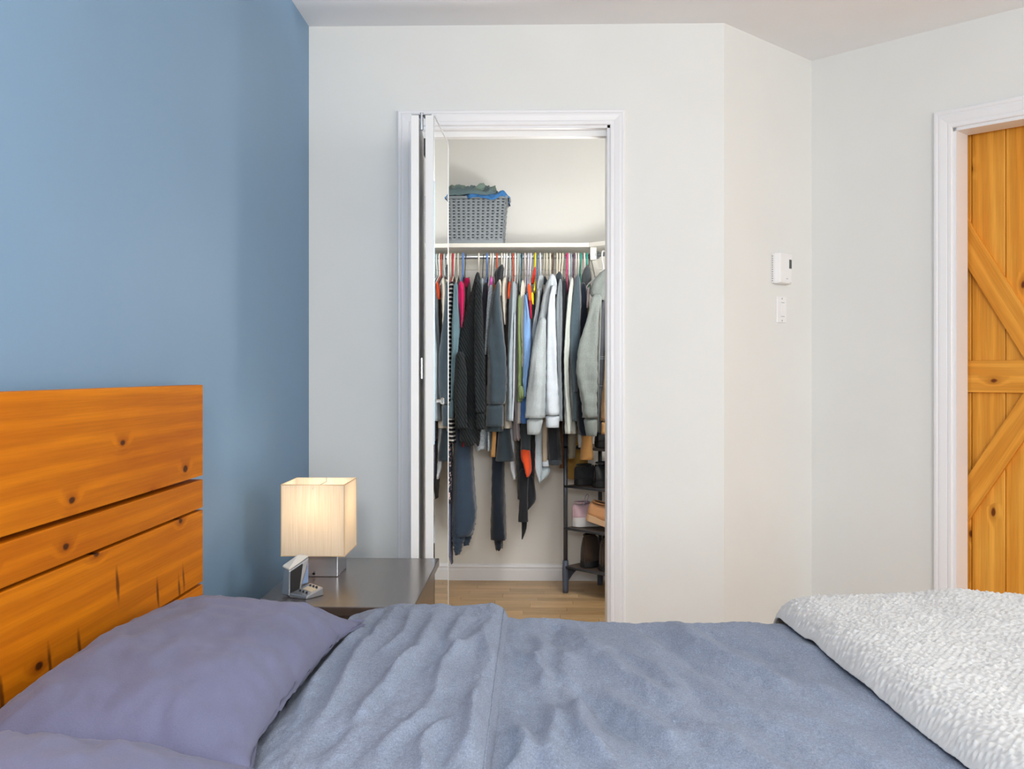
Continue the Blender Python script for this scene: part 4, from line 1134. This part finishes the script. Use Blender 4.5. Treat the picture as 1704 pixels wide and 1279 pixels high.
garment('camisole', 'cream top with loop straps right of the black hooded jacket', 837, 712, [
    ('strap', [(465, 829, 834), (478, 829, 834), (492, 829.5, 833)], 4.76, 4.79),
    ('sleeve', [(462, 836, 843), (490, 833, 843), (515, 835, 842), (540, 839, 841.5)], 4.78, 4.84),
    ('hem', [(600, 838, 845), (650, 837, 846), (712, 837, 852)], 4.81, 4.92)], C_cream, thick=3)
garment('shirt', 'dark brown shirt between the cream top and the pale grey sweater', 846, 640, [
    ('sleeve', [(492, 842, 849), (530, 841, 848), (590, 841, 846), (640, 842, 845)], 4.80, 4.86)], C_brown, thick=2.5)
garment('camisole', 'small orange red strap top beside the pale grey sweater', 848, 560, [
    ('strap', [(468, 846, 851), (482, 845, 850), (497, 845, 849)], 4.76, 4.80)], C_org, thick=2)
garment('sweater', 'pale grey sweater with a white zip edge', 854, 699, [
    ('sleeve', [(468, 851, 859), (500, 848, 858.5), (540, 846.5, 856), (600, 845, 854), (660, 844, 854), (700, 843, 853)], 4.74, 4.82),
    ('zip_edge', [(520, 855.5, 858), (600, 854, 857), (660, 853.5, 856), (700, 850, 854)], 4.745, 4.76, {'mat': C_white, 'amp': .001})], fab('#9faab0', var=.06), cat='sweater', thick=4)
garment('tunic', 'mauve grey long top with an uneven hem', 860.5, 730, [
    ('sleeve', [(470, 857, 862), (540, 857, 862), (620, 856, 862), (680, 855, 863), (732, 855, 866)], 4.80, 4.88, {'ragged': .02})], C_mauve, thick=3)
garment('blouse', 'olive green blouse with a knotted front', 865, 660, [
    ('sleeve', [(490, 862, 868), (540, 861, 868.5), (600, 860.5, 870), (640, 861, 871), (668, 860, 870)], 4.76, 4.84),
    ('knot', [(642, 863, 871), (652, 862, 873), (663, 865, 872)], 4.735, 4.765, {'amp': .006})], C_olive, thick=3)
garment('shirt', 'ivory shirt between the olive blouse and the light blue shirt', 871, 703, [
    ('sleeve', [(466, 867, 873), (500, 866, 872.5), (560, 867, 872), (610, 868, 872)], 4.765, 4.82),
    ('hem', [(655, 862, 868), (704, 860, 868)], 4.80, 4.9)], C_cream, thick=2.5)
garment('shirt', 'light blue shirt with a darker blue hem', 877, 700, [
    ('sleeve', [(490, 872.5, 876), (510, 872.5, 879.5), (540, 872, 883), (570, 871.5, 884.5), (600, 871, 883), (630, 871, 878), (660, 871, 876)], 4.73, 4.80),
    ('hem', [(650, 866, 877), (700, 865.5, 877), (704, 866, 877)], 4.785, 4.9, {'mat': C_dblue})], C_blue, thick=3)
garment('scarf', 'orange and crimson scarf hanging over the light blue shirt', 882, 545, [
    ('upper_fold', [(472, 877, 883), (482, 877.5, 884), (500, 880, 883.5)], 4.755, 4.79, {'mat': C_org}),
    ('tail', [(496, 879.5, 883.5), (510, 881, 884.5), (530, 882.5, 884.5)], 4.76, 4.785, {'mat': C_crim})], C_crim, thick=1.5, cat='scarf')
garment('camisole', 'bright red strappy top under the yellow hanger', 889, 540, [
    ('strap', [(444, 889, 892), (456, 886, 891), (472, 884, 888)], 4.86, 4.9),
    ('tie', [(486, 883.5, 888), (493, 883, 887.5), (506, 885.5, 888)], 4.765, 4.785, {'mat': fab('#e8cf1a'), 'amp': .004})], fab('#e0382a'), thick=2, bmat=C_black)
garment('hooded_sweater', 'slim pale heather hooded top beside the red one', 897, 600, [
    ('hood', [(456, 895, 905), (466, 894, 905), (480, 892, 902), (492, 893, 899)], 4.80, 4.88, {'amp': .006}),
    ('sleeve', [(480, 894, 899.5), (500, 893, 898.5), (530, 888, 896), (552, 885, 892), (580, 886, 891)], 4.77, 4.82)], C_lgrey, thick=3)
garment('shirt', 'charcoal shirt behind the pale heather sweatshirt', 904, 690, [
    ('sleeve', [(460, 900, 911), (500, 896, 908), (540, 893, 904)], 4.83, 4.9)], C_char, thick=3)
garment('sweatshirt', 'large pale grey heather sweatshirt with a ribbed cuff', 911, 700, [
    ('shoulder', [(462, 912, 919), (475, 907, 918), (505, 902, 914), (530, 897, 910), (545, 893, 910)], 4.72, 4.86, {'amp': .004}),
    ('sleeve', [(528, 897, 909.5), (560, 890, 909.5), (600, 884, 909.5), (640, 879, 909), (670, 876, 908.5), (695, 875, 906.5)], 4.66, 4.77, {'amp': .005}),
    ('cuff', [(694, 876.5, 905), (708, 877, 902), (722.5, 877.5, 899)], 4.67, 4.76, {'amp': .002})], C_lgrey, cat='sweatshirt', thick=6)
garment('sweatshirt', 'white hooded sweatshirt right of the pale grey heather one', 918, 700, [
    ('hood', [(456, 914, 924), (466, 912, 927), (478, 914, 928), (490, 917, 927)], 4.74, 4.86, {'amp': .007}),
    ('sleeve', [(474, 918, 924), (500, 914, 924.5), (540, 911, 925), (600, 909.5, 927), (650, 908.5, 930), (690, 907, 931)], 4.68, 4.77, {'amp': .004}),
    ('cuff', [(689, 907.5, 931), (700, 907.5, 930.5), (711, 907.5, 930)], 4.69, 4.76, {'amp': .002})], C_white, cat='sweatshirt', thick=6)
garment('sweatshirt', 'mid grey heather sweatshirt with a dark hood', 929.5, 690, [
    ('hood', [(452, 927, 935), (462, 925, 936), (474, 926, 934)], 4.77, 4.88, {'mat': C_char, 'amp': .006}),
    ('sleeve', [(464, 930, 935), (500, 926, 936.5), (540, 926, 936), (600, 927, 934), (660, 928.5, 936), (700, 929, 936)], 4.72, 4.79)], C_mgrey, thick=5)
garment('jacket', 'plain black jacket squeezed between grey sweatshirt and ivory shirt', 938, 720, [
    ('sleeve', [(464, 936, 943), (520, 934, 943), (600, 933, 941), (700, 934, 941)], 4.76, 4.84)], C_black, thick=4)
garment('shirt', 'long ivory shirt with narrow sleeve beside the dark slate sweatshirt', 950, 717, [
    ('sleeve', [(462, 949, 955), (500, 945, 952), (550, 940.5, 948.5), (600, 938, 946), (650, 939, 948), (721, 940.5, 951)], 4.72, 4.79),
    ('hem', [(600, 946, 952), (660, 947, 956), (721, 948, 960)], 4.795, 4.9)], C_offw, thick=3)
garment('sweatshirt', 'dark slate sweatshirt right of the long ivory shirt', 959, 700, [
    ('sleeve', [(457, 958, 965), (480, 955, 966), (510, 951, 967), (545, 948.5, 966), (580, 947, 963), (620, 951, 961), (652, 953, 960.5)], 4.71, 4.79),
    ('cuff', [(650, 953, 960), (675, 953, 960), (700, 953, 960)], 4.72, 4.78)], C_slate, thick=4)
garment('parka', 'black parka with a rounded hem behind the big grey hoodie', 970, 720, [
    ('sleeve', [(470, 966, 975), (510, 966, 978), (560, 963, 977), (620, 960, 974), (680, 960, 976), (712, 961, 979), (724, 965, 977)], 4.76, 4.88, {'hollow': False})], C_navy, cat='jacket', thick=5)
garment('hooded_sweater', 'charcoal hooded top beside the shelf bracket', 977, 650, [
    ('hood', [(441, 975, 981), (450, 971, 984), (464, 969, 984), (474, 969, 979)], 4.78, 4.90, {'amp': .007, 'mat': fab('#4e5457')}),
    ('pink_lining', [(478, 977, 981.5), (495, 977, 981), (512, 976.5, 979.5)], 4.755, 4.775, {'mat': fab('#d8c3c2')})], C_char, thick=3)

# on the short diagonal rod: the big hoodie, a dark grey jacket and a tan coat
garment('hoodie', 'big sage grey fleece hoodie at the shelf corner', 994, 716, [
    ('hood', [(447, 1004, 1016), (458, 995, 1018), (470, 988, 1018), (482, 984, 1016), (493, 985, 1010), (500, 990, 1006)], 4.62, 4.78, {'amp': .008}),
    ('sleeve', [(490, 985, 1003), (515, 980, 999), (545, 972, 997), (580, 962, 996), (612, 958.5, 995), (640, 963, 994), (670, 968, 994.5), (695, 970, 995)], 4.58, 4.70, {'amp': .007}),
    ('cuff', [(694, 971, 994), (708, 974, 993.5), (725, 977, 993)], 4.59, 4.69, {'amp': .005}),
    ('seam', [(495, 999, 1001.5), (560, 997, 999.5), (640, 995, 997)], 4.60, 4.62, {'amp': .0005})], C_hood, cat='hoodie', thick=5, yfr=4.70, ybk=4.98)
garment('jacket', 'dark grey jacket with double white piping right of the big hoodie', 1005, 718, [
    ('sleeve', [(470, 1002, 1016), (520, 999, 1015), (600, 996, 1013), (660, 995, 1011), (719, 994, 1009)], 4.70, 4.80),
    ('piping', [(593, 996, 1013.3), (594.2, 996, 1013.3)], 4.694, 4.80, {'mat': C_white, 'amp': 0, 'hollow': False}),
    ('piping', [(596.4, 996, 1013.2), (597.4, 996, 1013.2)], 4.694, 4.80, {'mat': C_white, 'amp': 0, 'hollow': False}),
    ('piping', [(641, 995.2, 1011.8), (642.2, 995.2, 1011.8)], 4.694, 4.80, {'mat': C_white, 'amp': 0, 'hollow': False})], C_gry2, cat='jacket', body=False)
garment('coat', 'tan coat at the door jamb', 1014, 720, [
    ('sleeve', [(500, 1012, 1024), (560, 1009.5, 1024), (650, 1003, 1022), (700, 1001.5, 1022)], 4.60, 4.69),
    ('cuff', [(699, 1001.5, 1022), (722, 1001, 1021)], 4.605, 4.685, {'amp': .001})], C_tan, cat='coat', body=False)

# long and low hanging things whose lower ends show under the tops
def lower(name, label, px, rows, mat, yf, yb, cat='clothing', **k):
    g = root(name, label, cat, (WX(px, RY), RY, W(px, rows[-1][0], (yf + yb) / 2)[2]), 'clothes hanging in the closet'); bpy.context.view_layer.update()
    top = [(470, px - 2, px + 2), (600, px - 3, px + 3)]
    loft(k.pop('part', 'body'), top + rows, yf, yb, mat, g, k.pop('amp', .004), px * .53, **k)
    return g
g = lower('dress', 'pink and navy floral dress ending in a dotted point by the door edge', 747, [(735, 742, 752), (790, 742, 752), (836, 741, 751)], C_flor, 4.86, 5.0, 'dress')
loft('dotted_lining', [(700, 742, 752), (836, 742, 751), (890, 742, 752), (915, 743, 753), (937, 751, 753)], 4.88, 4.98, C_dots, g, .003, 2., hollow=False)
g = lower('jumpsuit', 'slate navy jumpsuit with ruched ankles, longest wide garment', 771, [(715, 755, 786), (745, 754, 786), (800, 752, 788), (850, 749.5, 793), (872, 749, 791), (890, 750, 786)], C_jump, 4.86, 5.08, 'jumpsuit', amp=.007, folds=5)
loft('ruched_leg', [(850, 755, 772), (880, 751, 773), (900, 753, 771), (922, 757, 765)], 4.865, 4.96, C_jump, g, .006, 3.3, folds=5, step=3, ruch=.006)
loft('ruched_leg', [(850, 772, 790), (878, 768, 790), (895, 770, 784), (906, 771, 780)], 4.95, 5.05, C_jump, g, .006, 5.3, folds=5, step=3, ruch=.006)
lower('belt', 'tan leather belt hanging between cardigan hem and black skirt', 822, [(690, 821, 827), (720, 819, 826), (758, 816.5, 823.5), (760, 816, 824)], C_dtan, 4.83, 4.86, 'belt', amp=.001)
lower('skirt', 'black leather skirt below the hooded jacket', 838, [(700, 829, 849), (740, 826, 854), (766, 823.5, 858)], C_wash, 4.86, 5.08, 'skirt', amp=.003)
g = lower('trousers', 'long navy black trousers hanging alone against the closet wall', 828, [(740, 819, 838), (765, 818, 838.5), (830, 817, 839.5), (897, 816, 843)], C_navy, 4.92, 5.08, 'trousers', amp=.005)
loft('trouser_leg', [(870, 824, 834), (897, 821, 837), (914, 824, 836.5)], 4.94, 5.03, C_navy, g, .005, 4.4, ragged=.02)
lower('camisole', 'small white top hem poking out beneath the black skirt', 851, [(700, 848, 856), (760, 847, 856), (780, 849, 858), (797, 854, 858.5)], C_white, 4.90, 4.96, amp=.004)
g = lower('wrap_dress', 'black wrap dress with a pointed hanging hem', 874, [(715, 859, 890), (760, 859, 890), (800, 860, 890), (830, 862, 891)], C_black, 4.93, 5.10, 'dress', amp=.005)
loft('pointed_hem', [(790, 872, 888), (815, 874, 891), (835, 876, 894), (848, 876, 879)], 4.92, 4.99, C_black, g, .003, 1.1, hollow=False)
loft('sash', [(780, 864, 880), (830, 864, 878), (868, 862, 878.5)], 4.90, 4.94, C_black, g, .002, 2.1)
loft('sash', [(850, 867, 877), (880, 868, 876.5), (897, 868, 869.5)], 4.945, 4.97, C_black, g, .002, 2.6, hollow=False)
g = lower('tee_shirt', 'dark grey tee shirt above an orange lining', 874, [(700, 866, 882), (720, 866, 882), (752, 866, 882.5)], C_char, 4.85, 4.92)
loft('orange_lining', [(745, 866, 882), (765, 866, 882), (772, 872, 883), (785, 873, 884), (793, 876, 880)], 4.84, 4.915, C_org, g, .007, 8.2, hollow=False)
g = lower('scarf', 'pale blue grey jersey scarf with a pointed end', 896, [(700, 890, 904), (740, 890, 901), (780, 889, 902), (803, 896, 900)], fabric('pale_jersey', '#a9b6bf', .1, 500, .3, None, '#c3ced5', .2), 4.86, 4.93, 'scarf', hollow=False)
loft('scarf_end', [(774, 900, 914), (783, 898, 921.5), (792, 897, 912), (803, 896.5, 900)], 4.90, 4.96, MATS['pale_jersey'], g, .003, 3.7, hollow=False)
g = lower('blouse', 'beige blouse with white hem beside the pale scarf', 905, [(700, 902, 912), (740, 901, 912), (768, 901.5, 912)], fab('#b8a894', var=.06), 4.88, 4.98)
loft('hem', [(766, 901, 914), (775, 901, 915)], 4.875, 4.985, C_white, g, .003, 3.)
g = lower('skirt', 'black pleated skirt with a grey hem band', 921, [(700, 909, 931), (740, 910, 933), (764, 911, 934)], C_black, 4.86, 5.06, 'skirt', amp=.005, folds=8)
loft('hem_band', [(762, 912, 934.5), (772, 912, 934.5)], 4.855, 5.065, C_char, g, .004, 921 * .53, folds=8)
lower('shirt', 'brown shirt hem between the pleated skirt and the shoe rack', 932, [(690, 929, 938), (740, 931, 939), (778, 932, 939)], C_brn, 5.0, 5.12)
lower('trousers', 'grey olive trouser leg hanging in front of the shoe rack', 952, [(700, 945, 959), (730, 945, 959), (762, 945, 957)], C_oliveg, 4.84, 4.92, 'trousers')
lower('camisole', 'pale grey hem dangling between grey trouser leg and tan apron', 965, [(700, 962, 969), (730, 961, 969), (744, 963, 967)], C_lgrey, 4.85, 4.90)
lower('skirt', 'tan corduroy skirt hanging below the big hoodie', 977, [(700, 970, 985), (722, 969, 986), (764, 965, 988)], C_tan, 4.80, 4.94, 'skirt', amp=.004)

# hangers: (column, colour, lean, what tells it apart)
HG = [(747, '#efe6d6', 'cream hanger of the striped top by the door edge'), (750.5, '#efe6d6', 'cream hanger just before the red one near the door edge'), (753.7, '#c93a52', 'red plastic hanger near the door edge'), (757, '#efe6d6', 'cream hanger just past the red one near the door edge'), (762.6, '#e6e3d8', 'ivory hanger between the red and the blue ones'),
      (771, '#6f93cf', 'thick blue plastic hanger beside the hot pink top', .0058), (775.5, '#1d1d20', 'thin black hanger hooked beside the thick blue one', .002), (797, '#f2ece0', 'ivory hanger standing alone above the black cardigan'), (805, '#1d1d20', 'thin black hanger beside the black cardigan', .002),
      (811, '#6f93cf', 'slim blue plastic hanger right of the black cardigan', .0048), (817, '#efe6d6', 'cream hanger just past the slim blue one'), (821, '#f2f2f0', 'white hanger just before the orange red one'), (827.5, '#cf5a3a', 'orange red hanger above the black hooded jacket'), (835, '#f2ece0', 'ivory hanger just past the orange red one'),
      (839.5, '#f4f4f4', 'white hanger, first of a close pair above the cream strap top'), (843.5, '#f4f4f4', 'white hanger, second of a close pair above the cream strap top'), (849, '#c6d0d2', 'pale grey hanger of the pale grey sweater'), (853.5, '#c8523c', 'rust red hanger beside the pale grey sweater'), (857.5, '#f6f2ea', 'warm white hanger just past the rust red one'), (862, '#cfd9da', 'pale grey white hanger just before the grey green one'), (864.8, '#a9b8b0', 'grey green hanger beside the dark blue one'),
      (868.5, '#29566f', 'dark blue hanger above the olive blouse', .0042), (873.6, '#efe1df', 'pinkish white hanger just past the dark blue one'), (879.6, '#e3dff0', 'lilac white hanger above the light blue shirt'), (883.6, '#eeeef2', 'white hanger just before the bright yellow one'), (891, '#efe01e', 'bright yellow plastic hanger', .0048),
      (894.5, '#2f62b0', 'thin blue hanger right of the yellow one', .0022), (899, '#e9eef8', 'bluish white hanger above the slim heather hooded sweater'), (906, '#c9c2b0', 'beige hanger above the charcoal shirt'), (910, '#efe6cf', 'cream hanger just past the beige one above the charcoal shirt'), (915.5, '#efe6cf', 'cream hanger just before the dark brown wooden one'), (920.5, '#5a4334', 'dark brown wooden hanger above the white hooded sweatshirt'),
      (927, '#f1e7d2', 'cream hanger, first of three past the dark brown one'), (932, '#f1e7d2', 'cream hanger, middle of three past the dark brown one'), (936.6, '#f1e7d2', 'cream hanger, last of three before the pink one'), (944, '#e0457f', 'pink plastic hanger above the black jacket', .0048), (947, '#f0f0f0', 'white hanger just past the pink one'), (950.5, '#9fb4b8', 'grey teal hanger above the long ivory shirt'), (955, '#6d4a6b', 'purple hanger beside the long ivory shirt'),
      (958.6, '#ece2da', 'pinkish cream hanger just past the purple one'), (962.6, '#f4f2ec', 'white hanger just before the sea green one'), (966.3, '#2fa38b', 'sea green hanger above the black parka'), (972.5, '#f0ece4', 'warm white hanger between the sea green and turquoise ones'), (976.5, '#31b09a', 'turquoise hanger nearest the shelf bracket'), (980.5, '#1d1d20', 'thin black hanger touching the shelf bracket', .0022)]
for h in HG:
    r_ = h[3] if len(h) > 3 else .0042
    lab = h[2] or 'white or cream plastic hanger in the crowded row on the rod'
    tube_hanger(h[0], h[1], lab, r_, random.uniform(-.006, .004))
# white hook on the diagonal rod
p2 = R2a + dC * .055
hg = tube_hanger(1003, '#f1f1f2', 'white hanger of the big grey hoodie on the short rod', .0042, 0., None, p2.y, RZ + .006, math.radians(-30))
hg.location.x = p2.x

# ------------------------------------------------------------------ shoe rack in the closet corner
U = Vector((.70, .714)); V_ = Vector((.714, -.70))
r0 = Vector((WX(941, 4.965), 4.965))
rk = root('shoe_rack', 'dark metal shoe rack with four shelves in the closet corner', 'shoe rack', (r0.x, r0.y, 0)); bpy.context.view_layer.update()
RD, RL = .27, .60
def rp(s, t, z):              # s along the shelf, t towards the back
    p = r0 + V_ * s + U * t; return (p.x, p.y, z)
M_rack = plain('rack_dark_enamel', '#4b4e55', .35, .3); M_rackb = plain('rack_blue_grey_foot', '#4d5566', .4); M_shb = plain('rack_shelf_brown', '#57493f', .5)
SHZ = [WZ(941, 4.965), WZ(877, 4.965), WZ(807, 4.965), WZ(742, 4.965)]
for s in (.0, RL):
    for t in (0, RD):
        b = MB(); b.tube([rp(s, t, .12), rp(s, t, .86)], .011, 10); child(b.build('post', M_rack, None, True), rk)
        b = MB(); b.tube([rp(s, t, 0), rp(s, t, .02), rp(s, t, .12), rp(s, t, .165)], [.014, .015, .017, .014], 12); child(b.build('foot', M_rackb, None, True), rk)
    # arched tie between the two feet
    b = MB(); pts = []
    outer = []; inner = []
    for k in range(13):
        q = k / 12.; t = RD * q; zo = .135; zi = .118 - .075 * (abs(2 * q - 1) ** 2.2)
        outer.append((t, zo)); inner.append((t, zi))
    v = []; f = []
    for (t, zo), (t2, zi) in zip(outer, inner):
        for ss in (-.008, .008):
            v.append(rp(s + ss, t, zo)); v.append(rp(s + ss, t, zi))
    for k in range(12):
        a = 4 * k; c = a + 4
        f += [(a, c, c + 1, a + 1), (a + 2, a + 3, c + 3, c + 2), (a, a + 2, c + 2, c), (a + 1, c + 1, c + 3, a + 3)]
    b.add(v, f); child(b.build('arch', M_rackb, None, False), rk)
for z in SHZ:
    b = MB(); v = [rp(-.004, -.004, z - .012), rp(RL + .004, -.004, z - .012), rp(RL + .004, RD + .004, z - .012), rp(-.004, RD + .004, z - .012)]
    b.add(v + [(x, y_, zz + .012) for x, y_, zz in v], [(0, 3, 2, 1), (4, 5, 6, 7), (0, 1, 5, 4), (1, 2, 6, 5), (2, 3, 7, 6), (3, 0, 4, 7)])
    child(b.build('shelf', M_shb, None, False, .002), rk)
    for t in (-.006, RD + .006):
        b = MB(); b.tube([rp(0, t, z - .004), rp(RL, t, z - .004)], .007, 8); child(b.build('shelf_rail', M_rack, None, True), rk)

def shoe(name, label, loc, rotz, L, Wd, Ht, upper, sole, lining, kind='sneaker', laces=None, sole_h=.028, tilt=(0, 0), cat='shoe'):
    """a shoe pointing along +X from its heel at the origin"""
    r_ = root(name, label, cat, loc, 'shoes on the rack')
    def half(x):               # plan half width and centre line
        q = x / L
        wv = Wd / 2 * (.72 + .28 * math.sin(min(1, q * 1.15) * PI * .5)) * (1 - max(0, (q - .72) / .28) ** 2.4) ** .5 * max(.2, (1 - (1 - min(1, q / .16)) ** 2) ** .5)
        return max(.002, wv), .10 * Wd * math.sin(q * PI)
    n = 22
    # sole: outline pushed up, with a slight toe spring
    top, bot = [], []
    xs = [L * (1 - math.cos(PI * i / n)) / 2 for i in range(n + 1)]
    out = [(x, half(x)[1] + half(x)[0] * 1.04) for x in xs] + [(x, half(x)[1] - half(x)[0] * 1.04) for x in reversed(xs)]
    def spring(x): return .012 * max(0, (x / L - .72) / .28) ** 2
    v = [(x, y_, spring(x)) for x, y_ in out] + [(x, y_, spring(x) + sole_h * (1.12 if x < L * .3 else 1) - .004 * (x / L)) for x, y_ in out]
    m_ = len(out); f = [tuple(reversed(range(m_))), tuple(range(m_, 2 * m_))] + [(i, (i + 1) % m_, m_ + (i + 1) % m_, m_ + i) for i in range(m_)]
    b = MB(); b.add(v, f); b.build('sole', sole, r_, False, .002)
    # upper: arches across the foot, from heel to toe
    rings = []; K = 15
    for i, x in enumerate(xs):
        q = x / L; hw_, c = half(x)
        if kind == 'boot': hh = Ht if q < .42 else Ht * (.36 + .64 * max(0, 1 - (q - .42) / .16) ** 1.6) if q < .58 else Ht * (.36 - .17 * ((q - .58) / .42) ** 1.5)
        elif kind == 'flat': hh = Ht * (.9 if q < .12 else .62 + .1 * math.sin(q * 9)) * (1 - .55 * max(0, (q - .6) / .4) ** 2)
        else: hh = Ht * (1 - .12 * math.sin(PI * min(1, q / .4)) * .9) if q < .4 else Ht * (1.0 - .62 * ((q - .4) / .6) ** .85)
        hh = max(.012, hh * min(1, .8 + q * 5)); z0_ = sole_h * .8 + spring(x)
        rg = []
        for k in range(K):
            a = PI * k / (K - 1); co, si = math.cos(a), math.sin(a)
            pinch = 1 if kind != 'boot' else 1
            yy = c + hw_ * math.copysign(abs(co) ** .62, co) * (1 - (.28 if q < .5 else .18) * si ** 2)
            rg.append((x, yy, z0_ + hh * si ** .75))
        rings.append(rg)
    vv, ff = grid_mesh(np.array(rings)); ff.append(tuple(range(K))); up = pyd('upper', vv, ff, upper, r_, True)
    md = up.modifiers.new('thickness', 'SOLIDIFY'); md.thickness = .003; md.offset = -1
    # opening: dark lining seen in the collar
    ox0, ox1 = L * .06, L * (.40 if kind != 'flat' else .58); zo = sole_h * .8 + Ht * (1.0 if kind != 'flat' else .66)
    v = []; k_ = 18
    for k in range(k_):
        a = 2 * PI * k / k_; x = (ox0 + ox1) / 2 + (ox1 - ox0) / 2 * math.cos(a); hw_, c = half(min(max(x, .01), L * .95))
        v.append((x, c + hw_ * .62 * math.sin(a), zo * (.985 if kind != 'flat' else 1) + .004))
    v2 = [((x - (ox0 + ox1) / 2) * .9 + (ox0 + ox1) / 2, y_ * .9, z - .006) for x, y_, z in v]
    b = MB(); b.tube(v, .0045, 6, True); b.build('collar', upper, r_, True)
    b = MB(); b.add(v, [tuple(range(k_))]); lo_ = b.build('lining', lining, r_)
    if laces:
        for k in range(4):
            x = L * (.44 + .07 * k); hw_, c = half(x); q = x / L; z = sole_h * .8 + Ht * (1.0 - .62 * max(0, (q - .4) / .6) ** .85) * (.96 if kind == 'sneaker' else .9) + .004
            if kind == 'boot': z = sole_h + Ht * (.36 + .64 * max(0, 1 - (q - .42) / .16) ** 1.6 if q < .58 else .36)
            b = MB(); b.tube([(x, c - hw_ * .5, z - .008), (x + .004, c, z + .002), (x, c + hw_ * .5, z - .008)], .0022, 6); b.build('lace', laces, r_, True)
    r_.rotation_euler = (tilt[0], tilt[1], rotz)
    return r_
S_black = plain('black_shoe_leather', '#25272a', .45); S_blk2 = fabric('black_mesh_fabric', '#2d2f33', .2, 400, .4); S_sole_w = plain('white_rubber', '#d9d6d4', .6)
S_sole_b = plain('black_rubber', '#1b1b1d', .6); S_pink = fabric('dusty_pink_mesh', '#d3b3bc', .06, 400, .4); S_tan = fabric('tan_suede', '#c99468', .06, 400, .4); S_tanl = plain('pale_gum_rubber', '#d6b08a', .6)
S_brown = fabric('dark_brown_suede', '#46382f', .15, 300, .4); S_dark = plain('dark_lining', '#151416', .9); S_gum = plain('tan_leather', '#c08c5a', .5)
aV = math.atan2(V_.y, V_.x); aU = math.atan2(U.y, U.x)
def on_rack(s, t, k, dz=.0035):
    p = rp(s, t, SHZ[k]); return (p[0], p[1], p[2] + dz)
# top shelf (fourth) / third / second / bottom; heel near the front edge, toes to the back
shoe('shoe', 'black shoe on the topmost rack shelf beside the door jamb', on_rack(.20, .015, 3), aU, .235, .095, .07, S_black, S_sole_b, S_dark, 'flat')
shoe('shoe', 'black leather shoe next along the topmost rack shelf', on_rack(.31, .015, 3), aU, .235, .095, .07, S_black, S_sole_b, S_dark, 'flat')
shoe('sneaker', 'grey black sneaker at the post end of the third shelf', on_rack(.035, .03, 2), aU - .45, .235, .098, .075, S_blk2, S_sole_b, S_dark, 'sneaker', S_dark)
shoe('sneaker', 'black sneaker second from the post on the third shelf', on_rack(.18, .02, 2), aU - .12, .235, .102, .095, S_black, S_sole_b, S_dark, 'sneaker', S_dark)
shoe('boot', 'dark brown lace boot on the third shelf by the door jamb', on_rack(.295, .02, 2), aU, .23, .1, .13, S_brown, S_sole_b, S_dark, 'boot', S_black)
shoe('sneaker', 'dusty pink sneaker with thick white sole and looped lace', on_rack(.015, .035, 1), .30, .235, .105, .085, S_pink, S_sole_w, S_dark, 'sneaker', plain('lilac_lace', '#8d8398', .8), .042)
shoe('sneaker', 'tan suede sneaker leaning beside the pink one', on_rack(.115, .03, 1, .052), -.50, .22, .095, .075, S_tan, S_tanl, S_dark, 'sneaker', S_gum, .03, (0, math.radians(13)))
shoe('shoe', 'tan slip-on shoe with black lining beside the leaning suede sneaker', on_rack(.40, .02, 1), aU, .22, .1, .085, S_gum, S_tanl, S_dark, 'sneaker')
shoe('boot', 'dark brown ankle boot at the post end of the bottom shelf', on_rack(.105, .02, 0), aU + .05, .235, .1, .135, S_brown, S_sole_b, S_dark, 'boot', S_black)
shoe('boot', 'dark brown ankle boot second on the bottom shelf', on_rack(.225, .02, 0), aU, .235, .1, .135, S_brown, S_sole_b, S_dark, 'boot', S_black)
shoe('sandal', 'flat tan rimmed sandal at the front of the bottom shelf', on_rack(.335, .02, 0), aU, .22, .09, .035, S_gum, S_tanl, S_dark, 'flat')
# lace loop standing up from the pink sneaker
b = MB(); c = Vector(rp(.115, .03, SHZ[1] + .155)); pts = []
for k in range(16):
    a = 2 * PI * k / 16; pts.append((c.x + .010 * math.cos(a) * .8 + .006 * math.sin(a), c.y, c.z + .022 * math.sin(a)))
b.tube(pts, .0018, 6, True); b.tube([(c.x - .005, c.y, c.z - .02), (c.x - .02, c.y - .01, c.z - .035)], .0018, 6)
pk_ = [o for o in bpy.data.objects if o.get('label', '').startswith('dusty pink')][0]
lp = b.build('lace_loop', MATS['lilac_lace'], None, True); bpy.context.view_layer.update(); child(lp, pk_)
lp.matrix_parent_inverse = pk_.matrix_world.inverted()
# long dress hanging in the corner, its hem seen through the rack
lower('dress', 'mustard tan dress hem seen through the shoe rack', 962, [(700, 944, 978), (740, 944, 978), (796, 943, 979)], fab('#b9924c', var=.08), 5.10, 5.20, 'dress', amp=.006, folds=6)
